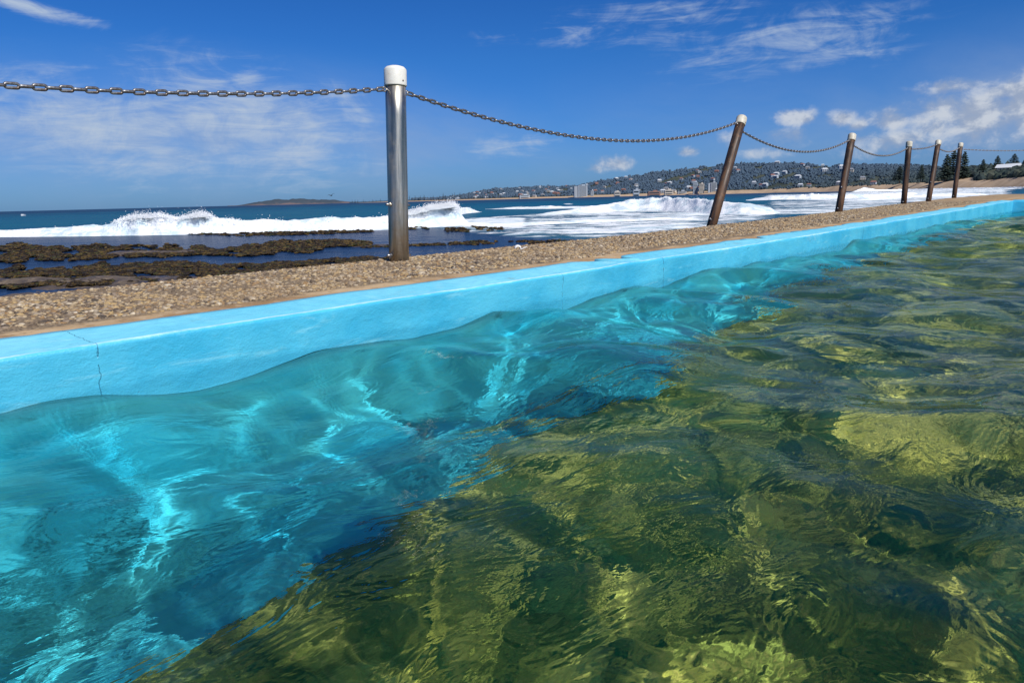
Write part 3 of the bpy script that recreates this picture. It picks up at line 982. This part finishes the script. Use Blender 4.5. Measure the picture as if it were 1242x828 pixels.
breaker('long white breaker bursting over the reef between the left edge and the steel post',
        [(-90, 290, 282), (0, 288, 278.5), (60, 287.5, 276), (104, 287, 272), (130, 286.5, 271), (150, 286, 263.5), (165, 286, 261), (180, 285.5, 263), (193, 285.5, 261), (215, 285, 263), (237, 284.5, 259), (250, 284, 260.5), (262, 284, 264.5), (300, 282.5, 266), (350, 281.5, 266.5), (398, 280.5, 264), (440, 279, 263), (463, 278, 261), (497, 276.5, 257), (520, 275.5, 252), (541, 274.5, 248.5), (549, 274, 248), (556, 273.5, 256), (564, 273, 266), (575, 272.5, 270)],
        3.2, 101, .20, 30000)
breaker('small white curling lip right of the big breaker beyond the steel post', [(546, 262, 257), (556, 261, 252), (566, 259, 251.5), (576, 258, 254), (584, 257.5, 256.5)], 5, 103, .1, 300)
breaker('thin far line of white water out in the bay before the tower blocks', [(588, 254, 253.6), (612, 253.9, 252.6), (640, 253.6, 251), (668, 253.4, 249.8), (700, 253, 250.6), (740, 252.5, 250.6), (800, 251.5, 250.4)], 8, 105, .45, 400)
breaker('broad white surf mound rolling in front of the leaning rusty post', [(650, 262, 259.5), (700, 259.5, 253), (740, 257, 246.5), (775, 256, 241.5), (803, 256, 239.4), (835, 257.5, 241), (864, 259.5, 242.5), (900, 261, 246), (925, 261, 249), (940, 260.5, 253), (948, 260, 257)], 9, 107, .2, 500)
breaker('second surf line between the leaning post and the third post', [(905, 243, 241.5), (935, 243, 238.5), (985, 242.2, 235.6), (1010, 241, 236.6), (1060, 239, 235.4), (1120, 236, 233)], 10, 109, .35, 600)
breaker('far white shore break close under the sandy beach', [(1030, 233.4, 232), (1048, 232.8, 227.8), (1066, 232.2, 230.2), (1100, 231.2, 229.4), (1160, 230, 228), (1215, 229, 227), (1290, 228, 226)], 14, 111, .4, 0)
breaker('low white wave rolling towards the deck behind the four dark posts', [(1040, 243, 239), (1080, 241.5, 236.5), (1110, 240, 237), (1150, 238, 235), (1200, 236.5, 234)], 7, 113, .3, 300)
breaker('low ragged line of white wash crossing the shallows left of the leaning post', [(560, 275, 272.5), (640, 273.5, 269.5), (720, 270.5, 266.5), (800, 267.5, 264), (850, 266, 263.5)], 3.0, 115, .16, 300)

# --- rock platform and seaweed
m_rock, t = pbr('reef_rock', (.1, .07, .04), .55, 0, .5)
P = pos(t)
a = t.noise(P, 1.1, 6, .65, .3); b2 = t.noise(P, 7, 5, .65)
c = t.mix(t.mapr(a, .35, .65), (.030, .023, .018), (.12, .09, .06))
c = t.mix(t.mapr(b2, .5, .72, 0, .6), c, (.30, .23, .15))
c = t.mix(t.mapr(b2, .45, .3, 0, .8), c, (.020, .017, .014))
t.set(t.b, 'Base Color', c); t.set(t.b, 'Roughness', t.mapr(a, .3, .7, .25, .8))
t.set(t.b, 'Normal', t.bump(t.math('ADD', b2, t.math('MULTIPLY', a, 2)), .8, .05))
WEED = [
    [(-150, 330, 360), (0, 325, 348), (100, 322, 345), (200, 318, 340), (235, 319, 338), (300, 319, 333), (352, 317, 327), (415, 313, 321), (482, 311, 317)],
    [(-150, 299, 322), (0, 297, 317), (80, 297.5, 315), (140, 298, 312), (200, 297, 310), (245, 298.5, 308), (262, 303, 306)],
    [(252, 303, 308), (290, 299, 309), (316, 294, 309), (345, 292, 308), (376, 291, 305), (415, 290.5, 298), (450, 294.5, 297.5)],
]
THIN = [
    [(176, 281.4, 283.2), (200, 279.4, 283.4), (230, 278.6, 283.4), (245, 280, 283.8), (300, 281.6, 285.6), (380, 279.8, 283.4), (452, 278.6, 281)],
    [(484, 276.5, 278), (496, 273.6, 277.6), (508, 274, 277), (520, 276, 277.2)],
    [(540, 275.5, 280), (565, 273.8, 280.4), (590, 274, 279.6), (610, 275.8, 278)],
    [(545, 293, 295.5), (580, 291, 295), (640, 290.4, 294), (690, 290.4, 292.8), (725, 291.4, 292.6)],
    [(440, 297.6, 299.4), (500, 295, 297), (540, 294.4, 296)],
]
azr = np.radians(np.linspace(14, 108, 420))
r0 = 1.44 / np.sin(azr); NRR = 230
rr = r0[:, None] + (46 - r0[:, None]) * (np.linspace(0, 1, NRR)[None, :] ** 1.35)
X = -np.sin(azr)[:, None] * rr; Y = np.cos(azr)[:, None] * rr
U, Vp = project(X, Y, SEA)
near = band(U, Vp, [(-400, 342, 460), (0, 341, 450), (60, 340, 440), (150, 338, 430), (260, 336, 420), (330, 332, 400), (420, 322, 390), (480, 316, 380), (520, 314, 360), (600, 312, 350)], 3)
under = np.zeros_like(X)
for q in WEED + THIN: under = np.maximum(under, band(U, Vp, q, 2.0))
sand = np.maximum(band(U, Vp, [(120, 309.5, 312), (150, 307.6, 310.6), (212, 307, 309.5), (262, 303, 307.5)], 1), band(U, Vp, [(410, 297, 300), (480, 297.5, 300.5), (520, 296, 299)], 1))
Z = SEA - .10 + .09 * (fbm(X * .5, Y * .5, 5, 121) - .5) + .115 * near + .07 * under + .115 * sand + .07 * near * (fbm(X * 2.2, Y * 2.2, 4, 123) - .5) * 2
Z = np.where(rr > 42, SEA - .4, Z)
me = np_mesh('rock_platform', np.stack([X, Y, Z], -1).reshape(-1, 3), grid_faces(len(azr), NRR), m_rock)
tag(link('rock_platform', me), kind='structure')

m_weed, t = pbr('seaweed', (.05, .035, .012), .6, 0, .3)
P = pos(t)
rnd = t.n('ShaderNodeNewGeometry').outputs['Random Per Island']
c = t.ramp(rnd, [(0, (.022, .013, .005)), (.3, (.055, .034, .009)), (.5, (.016, .012, .005)), (.72, (.095, .062, .014)), (.9, (.045, .046, .010))], 'CONSTANT')
c = t.mix(t.mapr(t.noise(P, 2.0, 4, .6), .5, .68, 0, .8), c, (.012, .010, .007))
t.set(t.b, 'Base Color', c)


def weed_field(polys, n, k, seed, zoff):
    rng = np.random.default_rng(seed)
    cs = []; ss = []
    for p in polys:
        p = np.array(p, float)
        m = int(n * (p[-1, 0] - p[0, 0]) / 400 * max(1, (p[:, 2] - p[:, 1]).mean() / 9))
        u = rng.uniform(p[0, 0], p[-1, 0], m); f_ = rng.random(m)
        a = np.interp(u, p[:, 0], p[:, 1]); b_ = np.interp(u, p[:, 0], p[:, 2])
        a = a + (fbm(u * .05, u * 0, 3, seed) - .5) * (b_ - a) * .5; b_ = b_ + (fbm(u * .05, u * 0 + 9, 3, seed) - .5) * (b_ - a) * .4
        v = a + (b_ - a) * f_
        keep = fbm(u * .035, v * .16, 3, seed + 2) < .645
        for uu, vv in zip(u[keep], v[keep]):
            w_ = on_plane(uu, vv, SEA + .035)
            if w_[0] > -1.5: continue
            d = math.hypot(w_[0] - CAM[0], w_[1] - CAM[1])
            s = k * d * rng.uniform(.6, 1.35)
            cs.append((w_[0], w_[1], SEA + zoff + s * rng.uniform(-.2, .5) + .03 * (float(fbm(uu * .12, vv * .5, 2, seed + 5)) - .35))); ss.append((s * 1.4, s * 1.15, s * .48))
    return np.array(cs), np.array(ss)


c1, s1 = weed_field(WEED, 8500, .0018, 131, .02)
c2, s2 = weed_field(THIN, 1300, .0018, 133, .0)
v, f = scatter(np.concatenate([c1, c2]), np.concatenate([s1, s2]), ICO1, .55, True, 135)
tag(link('seaweed', np_mesh('seaweed', v, f, m_weed, smooth=False)), kind='stuff')

# ------------------------------------------------------------------ far shore
PXC = np.arange(430, 1330, 3.0)
SH = np.array([(430, 3600), (480, 3400), (560, 2800), (700, 2300), (850, 1800), (930, 1450), (1000, 1080), (1060, 800), (1120, 640), (1180, 520), (1242, 420), (1340, 330)], float)
BT = np.array([(430, 246.2), (480, 244.2), (560, 242), (700, 238), (760, 236.3), (860, 233.2), (930, 230.5), (1000, 227.5), (1060, 225.5), (1100, 224), (1150, 220.5), (1200, 219), (1242, 214.5), (1340, 208)], float)
CR = np.array([(430, 246), (470, 245), (492, 243.3), (530, 241.5), (552, 239.2), (577, 234.6), (601, 230), (654, 227.4), (702, 226), (721, 221.5), (755, 216.5), (780, 212), (818, 207), (869, 201.5), (895, 199.8), (948, 198.5), (977, 200), (1001, 202.5), (1045, 200.5), (1100, 201.5), (1124, 203), (1168, 207), (1186, 205), (1212, 204), (1242, 202), (1340, 198)], float)
CD = np.array([(430, 300), (560, 700), (700, 900), (850, 1000), (930, 1000), (1000, 1100), (1060, 1200), (1110, 1100), (1150, 260), (1190, 170), (1242, 150), (1340, 130)], float)


def col_info(px):
    r0_ = np.interp(px, SH[:, 0], SH[:, 1]); yb = np.interp(px, BT[:, 0], BT[:, 1]); yc = np.interp(px, CR[:, 0], CR[:, 1]); cd = np.interp(px, CD[:, 0], CD[:, 1])
    rb = r0_ + 25 + .035 * r0_
    zb = rise(px, yb, rb); zc = rise(px, yc, rb + cd)
    return r0_, rb, zb, rb + cd, max(zc, zb + 1.0)


def land_z(px, r):
    r0_, rb, zb, rc, zc = col_info(px)
    if r < rb:
        s = max(0.0, (r - r0_) / (rb - r0_)); return SEA - .4 + (zb - SEA + .4) * s ** .8
    if r < rc:
        s = (r - rb) / (rc - rb)
        return zb + (zc - zb) * (s ** 1.15)
    return zc - (r - rc) * .05


def land_pt(px, r, dz=0.0):
    d = azdir(px)
    return np.array((CAM[0] + d[0] * r, CAM[1] + d[1] * r, land_z(px, r) + dz))


m_land, t = pbr('far_land', (.05, .07, .05), .95, 0, .1)
P = pos(t)
sa = t.n('ShaderNodeAttribute', attribute_name='sand').outputs['Fac']
ln = t.noise(P, .02, 5, .65); ln2 = t.noise(P, .12, 5, .6)
veg = t.mix(t.mapr(ln, .35, .65), (.035, .05, .045), (.085, .095, .065))
snd = t.mix(t.mapr(ln2, .35, .7), (.42, .30, .19), (.52, .39, .26))
t.set(t.b, 'Base Color', t.mix(t.mapr(t.math('ADD', sa, t.math('MULTIPLY', t.math('SUBTRACT', ln2, .5), .5)), .4, .6), veg, snd))
nr = [0, .12, .3, .5, .75, 1.0]
Vv = []; sand_a = []
prof_n = 26
for px in PXC:
    r0_, rb, zb, rc, zc = col_info(px)
    rs = [r0_ + (rb - r0_) * s for s in np.linspace(0, 1, 8)] + [rb + (rc - rb) * s for s in np.linspace(0, 1, 15)[1:]] + [rc + 150, rc + 500, rc + 1500, rc + 4000]
    for r in rs:
        p = land_pt(px, r)
        if r > r0_ + 5: p[2] += .03 * (zc - zb) * (float(fbm(px * .05, r * .01, 3, 141)) - .5) * 2
        Vv.append(p); sand_a.append(1.0 if r <= rb + 1 else (.62 if (r < rb + (rc - rb) * .30 and px > 1130) else 0.0))
me = np_mesh('far_land', Vv, grid_faces(len(PXC), len(rs))[:, ::-1], m_land)
add_attr(me, 'sand', sand_a)
tag(link('far_land', me), kind='structure')

# headland on the horizon
HP = np.array([(276, 252.4, 251.6), (296, 251.6, 248.6), (312, 251, 245.2), (335, 250.4, 242.6), (372, 249.5, 242), (390, 249, 242.4), (406, 248.5, 243.4), (418, 248.2, 245), (440, 247.6, 245.6), (467, 247, 245.2), (500, 246.2, 244.2)])
m_head, t = pbr('headland', (.12, .11, .1), .95, 0, .1)
P = pos(t)
sp = t.n('ShaderNodeSeparateXYZ'); t.set(sp, 0, P)
hn = t.noise(t.mapping(P, scale=(1, 1, 2.5)), .012, 5, .65)
cl = t.mapr(t.math('ADD', t.math('MULTIPLY', sp.outputs[2], .04), t.math('MULTIPLY', t.math('SUBTRACT', hn, .5), 1.6)), -.15, .40)
t.set(t.b, 'Base Color', t.mix(cl, (.15, .115, .115), (.050, .068, .088)))
Vv = []
us = np.arange(276, 500, 2.0)
for u in us:
    D = 3900; dh = azdir(u)
    zt = max(1.5, rise(u, float(np.interp(u, HP[:, 0], HP[:, 2])) - .7, D + 60)); zt *= 1 + .40 * (float(fbm(u * .16, 0, 4, 151)) - .5)
    for off, zf in ((0, -.03), (15, .04), (35, .5), (60, .9), (120, 1.0), (400, .9), (900, .5), (1500, -.05)):
        n_ = 12 * (float(fbm(u * .3, off * .02, 2, 153)) - .5)
        Vv.append((CAM[0] + dh[0] * (D + off + n_), CAM[1] + dh[1] * (D + off + n_), zt * zf if zf > 0 else -2))
me = np_mesh('headland', Vv, grid_faces(len(us), 8)[:, ::-1], m_head)
tag(link('headland', me), kind='structure')

# --- forest over the hills, one far-off mass
m_for, t = pbr('hill_forest', (.05, .07, .06), .95, 0, .05)
rnd = t.n('ShaderNodeNewGeometry').outputs['Random Per Island']
P = pos(t)
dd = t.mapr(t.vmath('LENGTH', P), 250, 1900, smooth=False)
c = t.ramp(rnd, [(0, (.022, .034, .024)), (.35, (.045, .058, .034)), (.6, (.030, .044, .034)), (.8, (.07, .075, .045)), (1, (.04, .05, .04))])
c = t.mix(t.math('MULTIPLY', dd, .92), c, (.070, .108, .155))  # blue distance haze mixed into the foliage colour
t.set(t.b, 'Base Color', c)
rng = np.random.default_rng(161)
cs = []; ss = []
for q_ in range(29000):
    px = rng.uniform(500, 1320) if q_ < 25000 else rng.uniform(1120, 1300)
    r0_, rb, zb, rc, zc = col_info(px)
    r = rb + (rc - rb) * rng.random() ** .9
    scale_px = r / 900
    sz = rng.uniform(.7, 1.8) * scale_px
    if px > 1120 and r < 900: sz = rng.uniform(.9, 2.4)
    if px > 1130 and r < rb + (rc - rb) * rng.uniform(.02, .22): continue
    if 560 < px < 930 and r < rb + 40: continue
    if float(fbm(px * .05, r * .01, 3, 163)) > .64: continue
    p = land_pt(px, r, sz * rng.uniform(.1, .8))
    cs.append(p); ss.append((sz, sz, sz * rng.uniform(.7, 1.35)))
for _ in range(1300):                                    # scrub on the low land between the bays
    px = rng.uniform(425, 560)
    r0_, rb, zb, rc, zc = col_info(px)
    r = rb + (rc - rb) * rng.random()
    sz = rng.uniform(.7, 1.5) * r / 900
    cs.append(land_pt(px, r, sz * .2)); ss.append((sz, sz, sz * .7))
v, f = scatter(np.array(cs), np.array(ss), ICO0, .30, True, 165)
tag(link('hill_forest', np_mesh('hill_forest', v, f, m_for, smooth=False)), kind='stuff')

# --- houses on the hillside
def house_mat(name, c): return pbr(name, c, .8, 0, .2)[0]
HW = [house_mat('white_render', (.38, .43, .48)), house_mat('cream_render', (.50, .46, .40)), house_mat('brick', (.28, .17, .14)), house_mat('grey_board', (.34, .37, .40))]
HR = [house_mat('terracotta_roof', (.26, .13, .10)), house_mat('grey_roof', (.22, .24, .27)), house_mat('pale_roof', (.55, .58, .60))]
m_win, t = pbr('window_glass', (.03, .045, .06), .15)


def make_house(wd, dp, ht, wall_m, roof_m):
    mb = MB()
    mb.box((0, 0, ht / 2), (wd, dp, ht), 0, 0)
    rh = .32 * dp; e = .5
    x, y = wd / 2 + e, dp / 2 + e
    mb.add([(-x, -y, ht + .05), (x, -y, ht + .05), (x, y, ht + .05), (-x, y, ht + .05), (-x * .62, 0, ht + rh), (x * .62, 0, ht + rh)],
           [(0, 1, 5, 4), (2, 3, 4, 5), (1, 2, 5), (3, 0, 4), (3, 2, 1, 0)], 1)
    for k in range(3):
        cx = (-.32 + .32 * k) * wd
        mb.box((cx, -dp / 2 - .03, ht * .68), (wd * .17, .06, ht * .26), 0, 2)
        mb.box((cx, -dp / 2 - .03, ht * .25), (wd * .17, .06, ht * .26), 0, 2)
    return mb.mesh('house', [wall_m, roof_m, m_win])


KIND = [('white house with terracotta roof among the trees of the far hill', make_house(13, 10, 6.5, HW[0], HR[0])),
        ('white house with pale roof among the trees of the far hill', make_house(15, 10, 7.5, HW[0], HR[2])),
        ('cream house with grey roof among the trees of the far hill', make_house(14, 11, 6, HW[1], HR[1])),
        ('brick house with terracotta roof among the trees of the far hill', make_house(15, 11, 6, HW[2], HR[0])),
        ('grey house with pale roof among the trees of the far hill', make_house(16, 10, 7, HW[3], HR[2]))]
rng = np.random.default_rng(171)
n_h = 0
while n_h < 105:
    px = rng.choice([rng.uniform(575, 720), rng.uniform(720, 1060), rng.uniform(640, 960)])
    r0_, rb, zb, rc, zc = col_info(px)
    fr = rng.random() ** 1.5
    r = rb + 15 + (rc - rb) * .92 * fr
    k = int(rng.choice(5, p=[.2, .27, .2, .13, .2]))
    o = link('house', KIND[k][1])
    o.location = land_pt(px, r, 1.0 + 2.5 * (fr > .05))
    dh = azdir(px); s = rng.uniform(.55, .95) * (1.0 if r > 1500 else .62)
    o.rotation_euler = (0, 0, math.atan2(dh[1], dh[0]) - math.pi / 2 + rng.uniform(-.7, .7)); o.scale = (s, s, s)
    tag(o, KIND[k][0], 'house', 'houses scattered over the far hillside')
    n_h += 1

# --- apartment towers by the beach
def tower(px0, px1, ytop, ybase, r, mat, label, floors, two=None, cat='apartment block'):
    pc_ = (px0 + px1) / 2
    wd = (px1 - px0) / F_PX * r * .98
    zt = rise(pc_, ytop, r); zb_ = land_z(pc_, r) - 2
    dh = azdir(pc_)
    e = empty('apartment_block', (CAM[0] + dh[0] * r, CAM[1] + dh[1] * r, zb_))
    e.rotation_euler = (0, 0, math.atan2(dh[1], dh[0]) - math.pi / 2 + .12)
    H = zt - zb_
    tag(e, label, cat, 'tall blocks along the far beach')
    mb = MB(); mb.box((0, 0, H / 2), (wd, wd * .8, H)); mb.build('wall', mat, e)
    if two:
        mb = MB(); mb.box((-wd * .62, 1.5, H * .48), (wd * .62, wd * .7, H * .96)); mb.build('side_wing', two, e)
    mb = MB(); mb.box((wd * .1, 0, H + 1.6), (wd * .35, wd * .3, 3.2)); mb.build('lift_housing', mat, e)
    for k in range(floors):
        z = H * (k + .55) / (floors + .2)
        mb = MB()
        mb.box((-wd * .02, -wd * .4 - .06, z), (wd * .82, .12, H / floors * .42))
        mb.build('window_strip', m_win, e)
    return e


TW, TG, TC = HW[0], HW[3], HW[1]
tower(701, 712, 225.2, 239, 2330, TW, 'tall white tower block with grey side wing, leftmost on the far beach', 12, TG)
tower(716.5, 720, 231, 239, 2290, TW, 'slim short white block just right of the leftmost tower', 8)
tower(840.5, 846, 221, 235, 1850, TW, 'white block with pale front, left of a close pair near the leaning post', 9)
tower(848, 853.5, 223, 235, 1840, TC, 'cream block, right of the close pair near the leaning post', 8)
tower(862, 868.5, 221.5, 234, 1830, TG, 'grey white block just right of the leaning rusty post', 9, TW)
for px0, px1, yt, r, m_, lb in ((768, 775, 230.2, 2010, TW, 'low white beachfront building left of the brick red rows'), (786, 800, 232.2, 1985, HW[2], 'long low brick red building behind the far beach'), (806, 816, 230.5, 1960, TC, 'low cream building on the far beachfront'),
                                (745, 752, 232.5, 2100, TC, 'small cream beachfront block right of the slim tower'), (630, 642, 236.5, 2600, TW, 'low pale surf club building on the far shore at left'), (552, 558, 240, 2950, TW, 'tiny white building at the start of the far hill'), (822, 832, 232, 1930, TG, 'low grey beachfront building left of the white block pair')):
    tower(px0, px1, yt, 240, r, m_, lb, 2, None, 'building')

# pale roofed building on the dune at right
e = empty('club_house', land_pt(1221, 575, -1.5)); dh = azdir(1221)
e.rotation_euler = (0, 0, math.atan2(dh[1], dh[0]) - math.pi / 2 - .2)
zc_ = rise(1221, 203.5, 575) - e.location[2]
tag(e, 'low pale roofed building half hidden in dune scrub under the pines', 'building')
mb = MB(); mb.box((0, 0, zc_ / 2), (11, 8, zc_)); mb.build('wall', HW[1], e)
mb = MB(); mb.add([(-6.5, -5, zc_), (6.5, -5, zc_), (6.5, 5, zc_ + .2), (-6.5, 5, zc_ + .2), (-6.5, 0, zc_ + 2.2), (6.5, 0, zc_ + 2.6)], [(0, 1, 5, 4), (2, 3, 4, 5), (1, 2, 5), (3, 0, 4), (3, 2, 1, 0)]); mb.build('roof', HR[2], e)
for k in range(4):
    mb = MB(); mb.box((-4 + 2.6 * k, -4.05, zc_ - 1.6), (1.5, .1, 1.2)); mb.build('window', m_win, e)

# --- Norfolk pines
m_pine, t = pbr('pine_foliage', (.03, .045, .03), .9, 0, .05)
rnd = t.n('ShaderNodeNewGeometry').outputs['Random Per Island']
t.set(t.b, 'Base Color', t.ramp(rnd, [(0, (.020, .034, .030)), (.5, (.035, .050, .040)), (1, (.055, .068, .052))]))
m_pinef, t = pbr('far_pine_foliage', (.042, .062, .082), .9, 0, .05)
m_trunk, t = pbr('pine_trunk', (.10, .075, .06), .9)


def pine_meshes(seed, tiers, per, blobs, mat, spread=.27):
    """unit-height tree: trunk mesh, crown mesh"""
    rng = np.random.default_rng(seed)
    tb = MB(); tb.tube([(0, 0, -.05), (.004, 0, .3), (-.003, .003, .65), (0, 0, .97)], [.020, .016, .010, .003], 7)
    cs = []; ss = []
    for i in range(tiers):
        f_ = i / (tiers - 1)
        z = .16 + .80 * f_
        rad = spread * (1 - f_) ** .75 * rng.uniform(.78, 1.1) + .018
        a0 = rng.uniform(0, 6.28)
        for k in range(per):
            if rng.random() < .12: continue
            a = a0 + 2 * math.pi * k / per + rng.uniform(-.2, .2); rl = rad * rng.uniform(.72, 1.08)
            for b_ in range(blobs):
                q = (b_ + .6) / blobs
                cs.append((math.cos(a) * rl * q, math.sin(a) * rl * q, z + .035 * q - .05 * q * q + rng.uniform(-.006, .006)))
                s = .030 * rng.uniform(.7, 1.3) * (1.15 - .3 * f_)
                ss.append((s * 1.3, s * 1.3, s * .62))
    v, f = scatter(np.array(cs), np.array(ss), ICO0, .35, False, seed + 1)
    return tb.mesh('trunk', m_trunk), np_mesh('crown', v, f, mat, smooth=False)


PV = [pine_meshes(s, 15, 8, 5, m_pine, sp_) for s, sp_ in ((181, .27), (183, .33), (185, .24))]
PF = [pine_meshes(s, 8, 6, 2, m_pinef, .22) for s in (191, 193)]


def pine(px, ytop, ybase, r, me2, label, group, wide=1.0):
    d = azdir(px); zb_ = rise(px, ybase, r); zt = rise(px, ytop, r)
    e = empty('norfolk_pine', (CAM[0] + d[0] * r, CAM[1] + d[1] * r, zb_))
    h = zt - zb_
    tag(e, label, 'pine tree', group)
    for nm, m_ in zip(('trunk', 'crown'), me2):
        o = link(nm, m_, e); o.scale = (h * wide, h * wide, h)
    e.rotation_euler = (0, 0, px * 1.7)
    return e


NG = 'dark pines behind the beach on the right'
for i, (px, yt, yb, r, wd, lb) in enumerate((
        (1146, 187, 222, 640, 1.0, 'tall dark pine showing just left of the farthest post'), (1154, 182.5, 222, 650, 1.05, 'tallest dark pine, directly behind the farthest two posts'),
        (1167, 183.5, 221, 640, 1.0, 'tall dark pine standing right of the farthest post'), (1116, 199.5, 220, 700, .9, 'lone dark pine between the fourth and fifth posts'),
        (1090, 201.5, 222, 760, 1.5, 'broad dark pine just left of the fourth post'), (1190, 193.2, 209, 600, 1.25, 'small cone shaped pine, leftmost of three on the dune at right'),
        (1207, 188.8, 208, 600, 1.25, 'middle of the three cone shaped pines on the dune at right'), (1227, 186.5, 206, 590, 1.35, 'broadest of the three pines on the dune, nearest the right edge'),
        (1239, 194, 206, 580, 1.5, 'low bushy pine touching the right edge of the view'))):
    pine(px, yt, yb, r, PV[i % 3], lb, NG, wd)
rng = np.random.default_rng(201)
FPX = list(np.linspace(426, 462, 9)) + list(np.linspace(496, 606, 30))
for i, px in enumerate(FPX):
    px = px + rng.uniform(-1.4, 1.4)
    yb = float(np.interp(px, BT[:, 0], BT[:, 1])) + .3
    pine(px, yb - rng.uniform(4.5, 9.0) * (.6 if px < 470 else 1), yb + .5, float(np.interp(px, SH[:, 0], SH[:, 1])) + 140, PF[i % 2],
         'small distant pine in the row along the low shore', 'distant row of pines on the low shore', rng.uniform(.8, 1.3))

# --- bird over the headland
m_bird, t = pbr('bird', (.03, .03, .035), .7)
bd = azdir(402.5); BD = 160.0
mb = MB()
mb.tube([(0, -.30, 0), (0, -.2, .02), (0, .0, .02), (0, .2, .0), (0, .36, -.02)], [.03, .07, .10, .07, .02], 8)
bird = mb.build('bird', m_bird)
for s in (-1, 1):
    v = []
    for i in range(7):
        q = i / 6; x = s * (.06 + .85 * q); z = .04 + .32 * math.sin(q * 1.9) - .12 * q * q
        v += [(x, -.14 + .05 * q - .10 * q * q, z), (x, .14 - .20 * q * q, z + .015)]
    mbw = MB(); mbw.add(v, [(2 * i, 2 * i + 1, 2 * i + 3, 2 * i + 2) for i in range(6)], 0, True)
    o = mbw.build('wing', m_bird, bird); sm = o.modifiers.new('thick', 'SOLIDIFY'); sm.thickness = .02
bird.location = (CAM[0] + bd[0] * BD, CAM[1] + bd[1] * BD, rise(402.5, 237.4, BD)); bird.rotation_euler = (R(8), R(-10), R(20))
tag(bird, 'tiny dark seabird flying above the headland left of the steel post', 'bird')

scene.view_settings.view_transform = 'Standard'
scene.view_settings.look = 'None'
scene.view_settings.exposure = 0
scene.view_settings.gamma = 1
scene.cycles.use_denoising = True
scene.cycles.max_bounces = 10
scene.cycles.transmission_bounces = 8
scene.cycles.transparent_max_bounces = 16
scene.cycles.caustics_refractive = True
scene.cycles.caustics_reflective = False
scene.cycles.sample_clamp_indirect = 6.0
scene.cycles.sample_clamp_direct = 0.0
scene.cycles.blur_glossy = 0.3
